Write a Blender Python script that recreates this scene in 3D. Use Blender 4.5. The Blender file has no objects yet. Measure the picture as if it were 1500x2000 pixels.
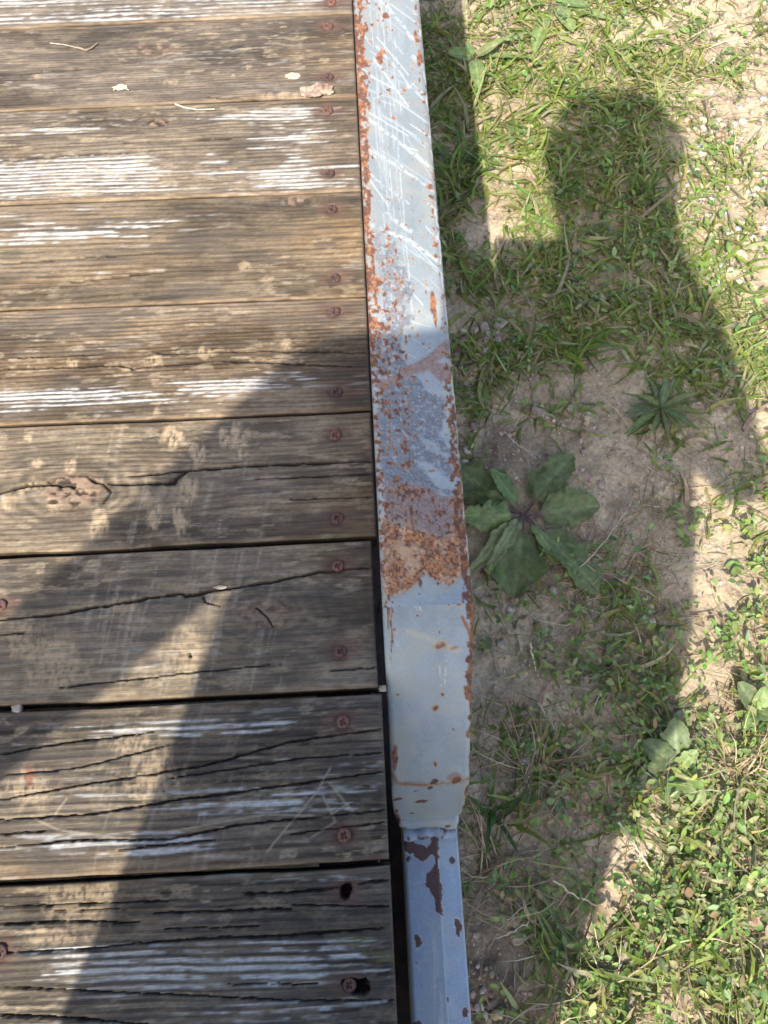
import bpy, bmesh, math
import numpy as np
from mathutils import Vector, Matrix

# ------------------------------------------------------------------ camera, sky, sun
scene = bpy.context.scene
COL = scene.collection
ZD, ZR, HC = 0.40, 0.445, 1.10          # deck top, rail top, camera height
TH, PS = math.radians(20), math.radians(2.74)
F = 1500.0
cam_data = bpy.data.cameras.new('camera')
cam_data.sensor_fit = 'VERTICAL'; cam_data.sensor_height = 36.0; cam_data.lens = 36.0 * F / 2000.0
cam_data.clip_start = 0.01; cam_data.clip_end = 500
cam = bpy.data.objects.new('camera', cam_data); COL.objects.link(cam)
cam.location = (0, 0, HC); cam.rotation_euler = (TH, 0, -PS)
scene.camera = cam

SX, SY = 0.328, 0.79                     # sideways travel of sunlight per metre of drop
EL = math.atan(1 / math.hypot(SX, SY))
world = bpy.data.worlds.new('World'); scene.world = world
world.use_nodes = True
wn = world.node_tree.nodes; wn.clear()
sky = wn.new('ShaderNodeTexSky'); sky.sky_type = 'NISHITA'; sky.sun_disc = False
sky.sun_elevation = EL; sky.sun_rotation = math.atan2(-SX, -SY)
sky.altitude = 100; sky.air_density = 1.0; sky.dust_density = 3.2
bgn = wn.new('ShaderNodeBackground'); bgn.inputs['Strength'].default_value = 0.15
out = wn.new('ShaderNodeOutputWorld')
world.node_tree.links.new(sky.outputs[0], bgn.inputs[0]); world.node_tree.links.new(bgn.outputs[0], out.inputs[0])
sun_data = bpy.data.lights.new('sun', 'SUN'); sun_data.energy = 3.8; sun_data.angle = math.radians(0.65)
sun_data.color = (1.0, 0.93, 0.82)
sun = bpy.data.objects.new('sun', sun_data); COL.objects.link(sun)
sun.rotation_euler = Vector((SX, SY, -1)).to_track_quat('-Z', 'Y').to_euler()
sun.location = (-1.6, -4, 5)
vs = scene.view_settings
vs.view_transform = 'Standard'; vs.look = 'None'; vs.gamma = 1.0; vs.use_curve_mapping = False
vs.exposure = 1.18

# ------------------------------------------------------------------ pixel <-> world helpers (to find where things stand)
_a = np.array([math.sin(TH) * math.sin(PS), math.sin(TH) * math.cos(PS), -math.cos(TH)])
_r = np.array([math.cos(PS), -math.sin(PS), 0.0]); _u = np.cross(_r, _a)
_C = np.array([0, 0, HC])
def at(px, py, z=0.0):
    d = _a + _r * (px - 750) / F - _u * (py - 1000) / F
    return _C + d * (z - HC) / d[2]
def photo_xy(P):
    q = P - _C; d = np.maximum(q @ _a, 1e-3)
    return 750 + F * (q @ _r) / d, 1000 - F * (q @ _u) / d

# ------------------------------------------------------------------ noise
def _hash(xi, yi, seed):
    h = (xi.astype(np.int64) * 374761393 + yi.astype(np.int64) * 668265263 + seed * 974634541) & 0xffffffff
    h = ((h ^ (h >> 13)) * 1274126177) & 0xffffffff
    h = ((h ^ (h >> 16)) * 2246822519) & 0xffffffff
    return ((h ^ (h >> 15)) & 0xffffff) / float(0xffffff)
def vn(x, y, seed=0):
    xi = np.floor(x); yi = np.floor(y); fx = x - xi; fy = y - yi
    fx = fx * fx * (3 - 2 * fx); fy = fy * fy * (3 - 2 * fy)
    a = _hash(xi, yi, seed); b = _hash(xi + 1, yi, seed); c = _hash(xi, yi + 1, seed); d = _hash(xi + 1, yi + 1, seed)
    return (a * (1 - fx) + b * fx) * (1 - fy) + (c * (1 - fx) + d * fx) * fy
def fbm(x, y, seed=0, o=4, g=0.5):
    s = 0; w = 1.0; t = 0
    for i in range(o):
        s = s + w * vn(x * 2 ** i, y * 2 ** i, seed + i * 17); t += w; w *= g
    return s / t
def ss(e0, e1, x):
    t = np.clip((x - e0) / (e1 - e0), 0, 1); return t * t * (3 - 2 * t)
def seg_dist(px, py, pts):
    best = np.full(np.shape(px), 1e9); tt = np.zeros(np.shape(px)); n = len(pts) - 1
    for i in range(n):
        (x0, y0), (x1, y1) = pts[i][:2], pts[i + 1][:2]
        dx, dy = x1 - x0, y1 - y0
        t = np.clip(((px - x0) * dx + (py - y0) * dy) / (dx * dx + dy * dy + 1e-9), 0, 1)
        d = np.hypot(px - x0 - t * dx, py - y0 - t * dy)
        m = d < best; best = np.where(m, d, best); tt = np.where(m, (i + t) / n, tt)
    return best, tt
def poly_sd(px, py, pts):
    """signed distance, positive inside"""
    d, _ = seg_dist(px, py, list(pts) + [pts[0]])
    ins = np.zeros(np.shape(px), bool); n = len(pts)
    for i in range(n):
        (x0, y0), (x1, y1) = pts[i], pts[(i + 1) % n]
        c = ((y0 > py) != (y1 > py)) & (px < (x1 - x0) * (py - y0) / (y1 - y0 + 1e-9) + x0)
        ins ^= c
    return np.where(ins, d, -d)
def mix(a, b, t):
    a = np.asarray(a, float); b = np.asarray(b, float); t = np.asarray(t)[..., None]
    return a * (1 - t) + b * t

# ------------------------------------------------------------------ mesh helpers
def link(o, parent=None):
    COL.objects.link(o)
    if parent is not None: o.parent = parent
    return o
def grid_faces(nr, nc):
    i = np.arange(nr - 1)[:, None]; j = np.arange(nc - 1)[None, :]
    a = i * nc + j
    return np.stack([a, a + 1, a + nc + 1, a + nc], -1).reshape(-1, 4)
def mesh_np(name, V, Q, mat, col=None, smooth=True):
    me = bpy.data.meshes.new(name)
    V = np.asarray(V, np.float32); Q = np.asarray(Q, np.int32); k = Q.shape[1]
    me.vertices.add(len(V)); me.vertices.foreach_set('co', V.ravel())
    me.loops.add(Q.size); me.loops.foreach_set('vertex_index', Q.ravel())
    me.polygons.add(len(Q)); me.polygons.foreach_set('loop_start', np.arange(0, Q.size, k, dtype=np.int32))
    me.update(calc_edges=True)
    me.polygons.foreach_set('use_smooth', np.full(len(Q), smooth, bool))
    if col is not None:
        at_ = me.color_attributes.new('Col', 'FLOAT_COLOR', 'POINT')
        c = np.ones((len(V), 4), np.float32); c[:, :3] = col[:, :3]
        if col.shape[1] == 4: c[:, 3] = col[:, 3]
        at_.data.foreach_set('color', c.ravel())
    if mat: me.materials.append(mat)
    me.validate()
    return me
def obj(name, me, parent=None, kind=None):
    o = bpy.data.objects.new(name, me); link(o, parent)
    if kind: o['kind'] = kind
    return o
def empty(name, loc, label, cat, group=None):
    o = bpy.data.objects.new(name, None); link(o); o.location = loc; o.empty_display_size = 0.05
    return tag(o, label, cat, group)
def tag(o, label, cat, group=None):
    o['label'] = label; o['category'] = cat
    if group: o['group'] = group
    return o
def from_bm(name, bm, mat, smooth=False):
    me = bpy.data.meshes.new(name); bm.to_mesh(me); bm.free()
    if mat: me.materials.append(mat)
    if smooth:
        for p in me.polygons: p.use_smooth = True
    return me
def box_me(name, x0, x1, y0, y1, z0, z1, mat, bev=0.002):
    bm = bmesh.new(); bmesh.ops.create_cube(bm, size=1)
    bmesh.ops.scale(bm, vec=(x1 - x0, y1 - y0, z1 - z0), verts=bm.verts)
    bmesh.ops.translate(bm, vec=((x0 + x1) / 2, (y0 + y1) / 2, (z0 + z1) / 2), verts=bm.verts)
    if bev: bmesh.ops.bevel(bm, geom=bm.edges[:], offset=bev, segments=2, affect='EDGES')
    return from_bm(name, bm, mat)

# ------------------------------------------------------------------ materials
def new_mat(name):
    m = bpy.data.materials.new(name); m.use_nodes = True
    nt = m.node_tree; b = nt.nodes['Principled BSDF']
    return m, nt, b
def N(nt, t, **kw):
    n = nt.nodes.new(t)
    for k, v in kw.items(): setattr(n, k, v)
    return n
def painted(name, rough, bump_scale=(400, 400, 400), bump=0.2, bdist=0.0006, var=0.25, spec=0.3, rough_attr=False):
    """colour from the mesh's own wear map, modulated by fine noise with relief"""
    m, nt, b = new_mat(name); L = nt.links.new
    tc = N(nt, 'ShaderNodeTexCoord'); mp = N(nt, 'ShaderNodeMapping'); mp.inputs['Scale'].default_value = bump_scale
    nz = N(nt, 'ShaderNodeTexNoise'); nz.inputs['Scale'].default_value = 1.0; nz.inputs['Detail'].default_value = 4
    L(tc.outputs['Object'], mp.inputs[0]); L(mp.outputs[0], nz.inputs['Vector'])
    ca = N(nt, 'ShaderNodeVertexColor', layer_name='Col')
    mr = N(nt, 'ShaderNodeMapRange'); mr.inputs[1].default_value = 0.25; mr.inputs[2].default_value = 0.75
    mr.inputs[3].default_value = 1 - var; mr.inputs[4].default_value = 1 + var
    L(nz.outputs['Fac'], mr.inputs[0])
    mx = N(nt, 'ShaderNodeVectorMath', operation='SCALE'); L(ca.outputs['Color'], mx.inputs[0]); L(mr.outputs[0], mx.inputs['Scale'])
    L(mx.outputs[0], b.inputs['Base Color'])
    if rough_attr: L(ca.outputs['Alpha'], b.inputs['Roughness'])
    else: b.inputs['Roughness'].default_value = rough
    b.inputs['Specular IOR Level'].default_value = spec
    bp = N(nt, 'ShaderNodeBump'); bp.inputs['Strength'].default_value = bump; bp.inputs['Distance'].default_value = bdist
    L(nz.outputs['Fac'], bp.inputs['Height']); L(bp.outputs[0], b.inputs['Normal'])
    return m
M_WOOD = painted('weathered_wood', 0.85, (28, 900, 300), 0.55, 0.0009, 0.30, 0.2)
M_STEEL = painted('worn_painted_steel', 0.45, (700, 700, 700), 0.12, 0.0004, 0.10, 0.4, True)
M_SOIL = painted('dry_soil', 0.95, (160, 160, 160), 0.8, 0.003, 0.30, 0.1)
def leaf_mat(name, transl=0.42, rough=0.5, scale=120, var=0.25):
    m, nt, b = new_mat(name); L = nt.links.new
    tc = N(nt, 'ShaderNodeTexCoord'); nz = N(nt, 'ShaderNodeTexNoise'); nz.inputs['Scale'].default_value = scale; nz.inputs['Detail'].default_value = 3
    L(tc.outputs['Object'], nz.inputs['Vector'])
    ca = N(nt, 'ShaderNodeVertexColor', layer_name='Col')
    mr = N(nt, 'ShaderNodeMapRange'); mr.inputs[1].default_value = 0.3; mr.inputs[2].default_value = 0.7
    mr.inputs[3].default_value = 1 - var; mr.inputs[4].default_value = 1 + var; L(nz.outputs['Fac'], mr.inputs[0])
    mx = N(nt, 'ShaderNodeVectorMath', operation='SCALE'); L(ca.outputs['Color'], mx.inputs[0]); L(mr.outputs[0], mx.inputs['Scale'])
    L(mx.outputs[0], b.inputs['Base Color']); b.inputs['Roughness'].default_value = rough; b.inputs['Specular IOR Level'].default_value = 0.35
    tr = N(nt, 'ShaderNodeBsdfTranslucent'); L(mx.outputs[0], tr.inputs['Color'])
    ms = N(nt, 'ShaderNodeMixShader'); ms.inputs[0].default_value = transl
    L(b.outputs[0], ms.inputs[1]); L(tr.outputs[0], ms.inputs[2]); L(ms.outputs[0], nt.nodes['Material Output'].inputs['Surface'])
    return m
M_LEAF = leaf_mat('green_leaf'); M_STRAW = leaf_mat('dry_straw', 0.15, 0.7)
def noise_mat(name, c0, c1, scale, rough=0.7, bump=0.3, bdist=0.001, metal=0.0):
    m, nt, b = new_mat(name); L = nt.links.new
    tc = N(nt, 'ShaderNodeTexCoord'); nz = N(nt, 'ShaderNodeTexNoise'); nz.inputs['Scale'].default_value = scale; nz.inputs['Detail'].default_value = 5
    L(tc.outputs['Object'], nz.inputs['Vector'])
    cr = N(nt, 'ShaderNodeValToRGB'); cr.color_ramp.elements[0].position = 0.35; cr.color_ramp.elements[1].position = 0.65
    cr.color_ramp.elements[0].color = (*c0, 1); cr.color_ramp.elements[1].color = (*c1, 1)
    L(nz.outputs['Fac'], cr.inputs[0]); L(cr.outputs[0], b.inputs['Base Color'])
    b.inputs['Roughness'].default_value = rough; b.inputs['Metallic'].default_value = metal
    bp = N(nt, 'ShaderNodeBump'); bp.inputs['Strength'].default_value = bump; bp.inputs['Distance'].default_value = bdist
    L(nz.outputs['Fac'], bp.inputs['Height']); L(bp.outputs[0], b.inputs['Normal'])
    return m
M_SCREW = noise_mat('rusty_screw', (0.050, 0.026, 0.021), (0.130, 0.060, 0.044), 420, 0.75, 0.4, 0.0003)
M_FRAME = noise_mat('rusty_frame_steel', (0.012, 0.009, 0.008), (0.05, 0.024, 0.018), 60, 0.8, 0.4, 0.001)
M_DRYLEAF = noise_mat('dead_leaf', (0.16, 0.10, 0.075), (0.36, 0.27, 0.20), 220, 0.8, 0.5, 0.0006)
M_STONE = noise_mat('pale_pebble', (0.22, 0.18, 0.135), (0.44, 0.38, 0.30), 70, 0.8, 0.3, 0.001)
M_TWIG = noise_mat('dry_twig', (0.10, 0.07, 0.05), (0.28, 0.2, 0.14), 200, 0.85, 0.4, 0.0005)

# ------------------------------------------------------------------ ground
def axis(lo, hi, step, far, grow=1.25):
    core = list(np.arange(lo, hi, step)); s = step; x = core[-1]
    while x < far: s *= grow; x += s; core.append(x)
    s = step; x = core[0]; left = []
    while x > -far: s *= grow; x -= s; left.append(x)
    return np.array(left[::-1] + core)
def ground_z(x, y):
    z = 0.018 * (fbm(x * 5, y * 5, 3, 4) - 0.5) + 0.017 * (fbm(x * 26, y * 26, 9, 4) - 0.5)
    px, py = photo_xy(np.stack([x, y, np.zeros_like(x)], -1))
    cl = np.exp(-(((px - 960) / 90) ** 2 + ((py - 1920) / 120) ** 2)) + 0.8 * np.exp(-(((px - 970) / 50) ** 2 + ((py - 890) / 40) ** 2)) + 0.45
    z = z + cl * 0.010 * (fbm(x * 75, y * 75, 21, 3) ** 1.5)
    return z
gx = axis(-0.02, 1.15, 0.005, 90); gy = axis(-0.42, 1.75, 0.005, 90)
GX, GY = np.meshgrid(gx, gy)
GZ = ground_z(GX, GY)
fx, fy = GX.ravel(), GY.ravel()
n1 = fbm(fx * 9, fy * 9, 31, 4); n2 = fbm(fx * 60, fy * 60, 37, 3); n3 = fbm(fx * 2.5, fy * 2.5, 41, 3)
gc = mix(np.tile([0.325, 0.262, 0.178], (len(fx), 1)), np.tile([0.44, 0.362, 0.252], (len(fx), 1)), ss(0.35, 0.65, n1))
gc = mix(gc, np.tile([0.20, 0.15, 0.105], (len(fx), 1)), ss(0.55, 0.75, n2) * 0.6)
gpx, gpy = photo_xy(np.stack([fx, fy, np.zeros_like(fx)], -1))
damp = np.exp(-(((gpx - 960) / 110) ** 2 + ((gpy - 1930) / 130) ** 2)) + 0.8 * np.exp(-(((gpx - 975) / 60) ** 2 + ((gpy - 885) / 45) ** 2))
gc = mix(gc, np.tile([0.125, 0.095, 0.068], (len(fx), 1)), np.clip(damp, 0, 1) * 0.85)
far = ss(3.5, 9, np.hypot(fx, fy))
gc = mix(gc, np.tile([0.075, 0.10, 0.035], (len(fx), 1)), far * (0.4 + 0.6 * ss(0.35, 0.6, n3)))
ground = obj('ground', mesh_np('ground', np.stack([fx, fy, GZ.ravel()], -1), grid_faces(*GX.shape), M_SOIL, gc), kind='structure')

# ------------------------------------------------------------------ trailer: planks
trailer = empty('utility_trailer', (-0.7, 0.9, 0.0), 'weathered plank deck trailer with a rusty pale blue painted steel side rail', 'trailer')
T_OFF = np.array([-0.7, 0.9, 0.0])
def tpart(name, me, parent=trailer, label=None):
    o = obj(name, me, parent)
    if parent is trailer: o.location = -T_OFF
    if label: o['label'] = label
    return o
edges_px = [((0, 66), (685, 25)), ((0, 223), (695, 187)), ((0, 402), (705, 372)), ((0, 605), (715, 578)),
            ((0, 832), (725, 802)), ((0, 1088), (735, 1051)), ((0, 1385), (745, 1349)), ((0, 1725), (762, 1686))]
lines = []
for l, rr in edges_px:
    A, B = at(*l, ZD), at(*rr, ZD); k = 0.4 * (B[1] - A[1]) / (B[0] - A[0]); lines.append((B[1] - k * B[0], k))
lines.append((lines[-1][0] - 0.142, 0.0)); lines.append((lines[-1][0] - 0.13, 0.0))
lines = [(lines[0][0] + 0.141, 0.003)] + lines
gaps = [0.0015, 0.0015, 0.0012, 0.0012, 0.0012, 0.0026, 0.0042, 0.0052, 0.0040, 0.005, 0.004]     # at each edge line
plank_end = [0.0052, 0.0052, 0.0052, 0.0052, 0.0050, 0.0042, -0.0010, 0.0018, 0.0024, 0.0024]

# wear, and some sunlit tan, read off the photograph, all in photo pixels: (x0, x1, y, half height, amount)
WHITE = {
 0: [(-200, 700, 0, 60, .75)],
 1: [(-50, 120, 120, 30, .25), (380, 520, 130, 20, .15), (560, 690, 60, 14, .25)],
 2: [(-100, 370, 345, 48, 1.35), (330, 480, 330, 45, .9), (450, 700, 335, 50, 1.2), (-60, 240, 252, 14, .75), (380, 690, 222, 24, 1.0), (480, 620, 275, 26, 1.2), (560, 690, 246, 12, 1.1)],
 3: [(-60, 285, 455, 22, 1.25), (240, 430, 432, 16, .8), (0, 130, 432, 10, .7), (90, 260, 402, 10, .5), (235, 340, 484, 10, .8), (60, 430, 535, 26, .45), (-40, 110, 420, 10, .5)],
 4: [(-60, 340, 778, 24, 1.3), (300, 610, 752, 22, 1.25), (420, 660, 790, 8, .6), (-20, 200, 690, 20, .25), (0, 300, 640, 30, .15)],
 5: [(540, 690, 868, 8, .5), (300, 640, 1000, 40, .22), (-60, 160, 1040, 36, .35)],
 6: [(178, 242, 1236, 10, 1.5), (240, 350, 1238, 6, .8), (70, 140, 1240, 8, .7), (430, 540, 1090, 26, .3)],
 7: [(130, 570, 1424, 20, .75), (-40, 160, 1445, 14, .6), (260, 750, 1565, 40, .8), (-60, 480, 1655, 40, .75), (480, 700, 1665, 22, .35), (-40, 180, 1505, 14, .55), (300, 660, 1490, 14, .3)],
 8: [(560, 775, 1715, 20, .8), (540, 775, 1765, 16, .4), (300, 640, 1800, 16, .3), (60, 780, 1890, 60, .95), (-40, 220, 1860, 14, .9), (560, 780, 1846, 26, .8), (100, 780, 1985, 40, .7)],
 9: [(-60, 800, 2060, 60, .7)]}
CRACK = {
 1: [[(-10, 146), (60, 142), (180, 132), 1.5], [(400, 188), (510, 194), 1.2]],
 2: [[(0, 312), (200, 300), (360, 288), 1.0], [(240, 278), (450, 270), 1.0]],
 3: [[(0, 515), (180, 502), (330, 490), 1.2], [(130, 552), (320, 530), 1.0]],
 4: [[(-20, 722), (230, 712), (260, 719), (420, 702), (722, 716), 1.8], [(300, 690), (520, 685), (725, 688), 1.4], [(0, 700), (210, 690), 1.1]],
 5: [[(-10, 965), (50, 948), (110, 945), 2.5], [(170, 930), (185, 940), (200, 945), (215, 962), (200, 985), 2.4], [(210, 946), (335, 943), (350, 930), (372, 918), 2.6], [(250, 930), (380, 918), (500, 908), (735, 900), 2.2], [(500, 935), (735, 925), 1.4], [(560, 975), (735, 970), 1.2], [(92, 940), (100, 948), (150, 950), 1.6], [(320, 945), (345, 940), 5.0]],
 6: [[(-20, 1212), (115, 1200), (180, 1187), (240, 1178), (290, 1168), (355, 1160), (362, 1165), (420, 1153), (520, 1138), (630, 1116), (740, 1106), 2.6], [(395, 1162), (400, 1175), (430, 1185), 1.3], [(500, 1185), (520, 1205), (532, 1225), 1.2], [(370, 1275), (373, 1285), 1.6], [(100, 1345), (360, 1315), (550, 1297), 1.4], [(0, 1240), (50, 1235), 1.4], [(640, 1311), (745, 1303), 1.3]],
 7: [[(-20, 1476), (150, 1447), (300, 1430), 2.0], [(-20, 1566), (120, 1540), (400, 1495), (560, 1450), (750, 1423), 2.0], [(-10, 1602), (180, 1590), (350, 1562), (480, 1545), (760, 1506), 2.4], [(-10, 1658), (150, 1640), (330, 1640), (460, 1612), (760, 1582), 2.2], [(0, 1515), (150, 1500), (330, 1455), 1.6], [(330, 1520), (600, 1480), (750, 1470), 1.5], [(230, 1660), (420, 1640), 1.4], [(560, 1630), (760, 1605), 1.4], [(0, 1630), (90, 1622), 2.0]],
 8: [[(470, 1746), (560, 1745), (660, 1735), 3.0], [(700, 1726), (770, 1718), 2.4], [(-10, 1772), (200, 1764), (330, 1760), 2.0], [(-10, 1805), (120, 1800), (270, 1802), 2.4], [(300, 1784), (450, 1779), (570, 1775), 2.6], [(-10, 1862), (160, 1855), (330, 1838), (430, 1832), (560, 1828), (775, 1812), 2.6], [(10, 1928), (200, 1938), (380, 1945), (560, 1955), (775, 1955), 2.0], [(440, 1924), (620, 1922), 1.4], [(-10, 1982), (150, 1990), (300, 2004), 3.0], [(100, 1780), (250, 1775), 1.6], [(560, 1768), (770, 1772), 1.6], [(320, 1815), (520, 1808), 1.4]]}
# knots: (px, py, radius along, radius across, strength)
KNOT = {1: [(300, 95, 90, 40, .6)], 2: [(308, 238, 50, 22, 1.0)], 3: [(582, 392, 60, 26, .9)], 5: [(140, 958, 104, 60, 1.3)], 6: [(520, 1200, 90, 50, .5)]}
MUD_AND_SUN = {1: [(572, 150, 14, 8), (486, 130, 9, 6), (455, 147, 6, 5), (70, 148, 9, 7), (330, 160, 16, 7), (560, 186, 60, 8)],
 3: [(480, 520, 14, 9), (520, 545, 16, 8)], 4: [(560, 672, 18, 12), (300, 706, 20, 14), (400, 690, 26, 12), (310, 800, 10, 14), (140, 706, 14, 10), (240, 720, 16, 8)],
 5: [(338, 852, 30, 26), (440, 860, 14, 22), (465, 850, 18, 26), (474, 878, 10, 18), (385, 890, 18, 26), (362, 960, 22, 34), (352, 1015, 16, 36), (195, 1030, 24, 32), (60, 952, 30, 18), (108, 985, 20, 16), (285, 975, 24, 14), (75, 905, 16, 10), (140, 915, 16, 20), (20, 980, 20, 20), (300, 1010, 18, 26), (55, 855, 8, 8)],
 6: [(360, 1275, 40, 60), (110, 1300, 60, 60), (50, 1250, 50, 40), (240, 1180, 30, 20)],
 7: [(60, 1540, 60, 40), (300, 1520, 60, 60), (250, 1450, 50, 20)],  # tan laid over the sunlit strip: sunlight put into the colour
 8: [(160, 1760, 80, 50), (100, 1830, 60, 20)]}  # sunlit tan continued down the strip
BASE = [((.26, .23, .20), (.13, .11, .09)), ((.185, .155, .128), (.095, .078, .062)), ((.20, .165, .13), (.085, .07, .055)),
        ((.20, .16, .115), (.10, .08, .06)), ((.20, .158, .118), (.095, .074, .055)), ((.205, .168, .125), (.105, .083, .06)),
        ((.18, .153, .118), (.105, .087, .066)), ((.165, .14, .112), (.06, .05, .04)), ((.15, .13, .107), (.058, .05, .042)), ((.16, .14, .118), (.07, .06, .05))]
screw_px = [(0, 648, 3), (0, 640, -40), (1, 641, 50), (1, 642, 149), (2, 640, 215), (2, 643, 338), (3, 649, 408), (3, 654, 543), (4, 654, 608), (4, 657, 765),
            (5, 655, 849), (5, 659, 1011), (6, 660, 1105), (6, 665, 1272), (7, 670, 1410), (7, 672, 1632), (8, 676, 1741), (8, 682, 1926), (6, -1, 1182), (8, -2, 1860)]
def plank_mesh(i, lo, hi, glo, ghi, xend, fine=True):
    """lo/hi: edge lines (y0, slope); a board with rounded edges, grain relief, cracks and its own wear colours"""
    rng = np.random.default_rng(100 + i)
    if fine:
        n_near = 0.0011 if i >= 4 else 0.0016
        xl = -0.42 if i >= 5 else (-0.52 if i >= 3 else -0.66)
        xs = np.arange(xl, xend - 0.004, n_near * 1.25)
        s = n_near; x = xs[0]; left = []
        while x > -1.52: s *= 1.2; s = min(s, 0.02); x -= s; left.append(x)
        xs = np.concatenate([left[::-1], xs, [xend - 0.0035, xend - 0.0018, xend - 0.0006, xend, xend, xend]])
        ny = int(0.132 / n_near)
    else:
        xs = np.concatenate([np.linspace(-1.52, -0.005, 60), [xend - 0.0035, xend - 0.0018, xend - 0.0006, xend, xend, xend]]); ny = 40
    zx = np.zeros(len(xs)); zx[-6:] = [-.0001, -.0004, -.0014, -.003, -.018, -.038]
    t = np.linspace(0, 1, ny); w = (lo[0] - hi[0])       # width is filled in below
    e = [0, 0, 0, .0006, .0018, .0035]; ez = [-.038, -.018, -.003, -.0014, -.0004, -.0001]
    X, Tm = np.meshgrid(xs, np.arange(ny + 12)); W = (lo[0] + lo[1] * xs + glo) * 0
    ylo = lo[0] + lo[1] * xs + glo; yhi = hi[0] + hi[1] * xs - ghi
    wob = 0.0030 * (fbm(xs * 12, xs * 0 + i, 50 + i, 5, .6) - .5); ylo = ylo + wob; yhi = yhi + 0.0030 * (fbm(xs * 12, xs * 0 + i + .5, 80 + i, 5, .6) - .5)
    rows = []; zr = []
    for a_, z_ in zip(e, ez): rows.append(ylo + a_); zr.append(z_)
    for k in range(ny):
        tt = (k + 0.5) / ny; rows.append(ylo + .0045 + tt * (yhi - ylo - .009)); zr.append(0)
    for a_, z_ in zip(e[::-1], ez[::-1]): rows.append(yhi - a_); zr.append(z_)
    Y = np.stack(rows); Z = np.minimum(np.array(zr)[:, None], zx[None, :]) + np.zeros_like(X)
    yc = (lo[0] + hi[0]) / 2; V = Y - yc
    inner = (np.array(zr)[:, None] > -.0002) & (zx[None, :] > -.0002)
    px, py = photo_xy(np.stack([X, Y, np.full_like(X, ZD)], -1).reshape(-1, 3)); px = px.reshape(X.shape); py = py.reshape(X.shape)
    # grain coordinate: bends round knots, wanders slowly
    sd = 200 + i * 7
    v = V + 0.012 * (fbm(X * 3.0, V * 6 + i * 3.1, sd, 3) - .5) + 0.0035 * (fbm(X * 14, V * 40, sd + 1, 2) - .5)
    kn = np.zeros_like(X); ring = np.zeros_like(X)
    for (kx, ky, ra, rb, st) in KNOT.get(i, []):
        P = at(kx, ky, ZD); sc = 0.7 / F * 1.03
        dx = (X - P[0]) / (ra * sc); dy = (Y - P[1]) / (rb * sc * 1.05)
        r2 = np.hypot(dx, dy) + .12 * (fbm(X * 90, Y * 90, sd + 5, 3) - .5)
        fall = np.exp(-(dx / 2.2) ** 2 - (dy / 1.5) ** 2)
        v = v - 0.010 * st * np.tanh(dy * 1.6) * fall
        kn = np.maximum(kn, ss(.75, .45, r2) * min(1, st)); ring = np.maximum(ring, fall * .5 * (1 + np.sin(r2 * 22 + 6 * fbm(X * 30, Y * 60, sd + 47, 3))))
    freq = [150, 260, 190, 150, 210, 160, 120, 140, 170, 150][i % 10]
    ph = v * freq + 2.2 * fbm(X * 1.6, v * 22, sd + 2, 3)
    g = .5 + .5 * np.sin(2 * np.pi * ph)                       # latewood lines
    g = np.clip(g * .75 + .5 * (vn(X * 9, v * 420, sd + 3) - .3), 0, 1)
    fib = .5 * vn(X * 60, v * 1200, sd + 4) + .5 * vn(X * 240, v * 950, sd + 44); fib2 = vn(X * 110, v * 480, sd + 6); spk = vn(X * 420, V * 800, sd + 45)
    light, dark = BASE[i % 10]
    C = mix(np.tile(light, X.shape + (1,)), np.tile(dark, X.shape + (1,)), ss(.45, .85, g) * (.42 if i == 6 else .62 if i == 5 else .92))
    C = C * (0.60 + .50 * fib + .30 * spk)[..., None] * np.array([.70, .665, .61])
    blot = fbm(X * 7, V * 16, sd + 8, 4); C = C * (0.56 + .72 * ss(.3, .68, blot))[..., None]
    warm = ss(.5, .75, fbm(X * 4, V * 14, sd + 11, 3)); C = C * mix(np.ones(3), np.array([1.12, 1.0, .82]), warm * .8)
    mot = ss(.48, .68, fbm(X * 45, V * 110, sd + 55, 4)); C = mix(C, np.array([.27, .215, .145]) + 0 * C, mot * (.5 if i in (5, 6) else .25) * (.4 + .8 * spk))
    # dark grime
    gr = np.maximum(ss(.54, .72, fbm(X * 11, V * 70, sd + 12, 4)), .8 * ss(.56, .70, fbm(X * 26, V * 150 + .5 * g, sd + 56, 3))); C = mix(C, np.array([.055, .048, .042]) + 0 * C, gr * (.55 if i < 6 else .62))
    # silvered white streaks
    wz = np.zeros_like(X)
    for (x0, x1, y0, hh, am) in WHITE.get(i, []):
        xm = (x0 + x1) / 2; yy = py + .042 * (px - xm) - y0 + 10 * (fbm(px / 130., py / 60., sd + 13, 2) - .5)
        wz = np.maximum(wz, am * ss(-30, 110, np.minimum(px - x0, x1 - px) + 160 * (vn(px / 90., py / 5., sd + 51) - .5)) * ss(1.25, .35, np.abs(yy) / hh) * (.62 + .62 * fbm(px / 60., py / 14., sd + 52, 3)))
    if not fine: wz = .4 * ss(.5, .7, fbm(X * 3, V * 12, sd + 14, 3))
    stk = vn(X * 8, v * 260 + 5, sd + 15) * .34 + vn(X * 22, v * 640, sd + 16) * .28 + .18 * fib2 + .20 * vn(X * 130, V * 420, sd + 46)
    wm = np.clip(ss(.74 - .46 * wz, .94 - .46 * wz, stk) * np.minimum(1, wz * 1.6), 0, 1)
    wm = wm * (1 - .93 * ss(.34, .66, g + .35 * (fib2 - .5))) * (.62 + .6 * spk)
    stray = ss(.60, .78, stk) * (.30 if i < 6 else .5) * ss(.5, .7, fbm(X * 5, V * 30, sd + 17, 2))
    wcol = np.array([.44, .425, .40]) if i < 6 else np.array([.36, .365, .35])
    C = mix(C, wcol + 0 * C, np.clip(wm * .92 + stray, 0, 1))
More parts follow.
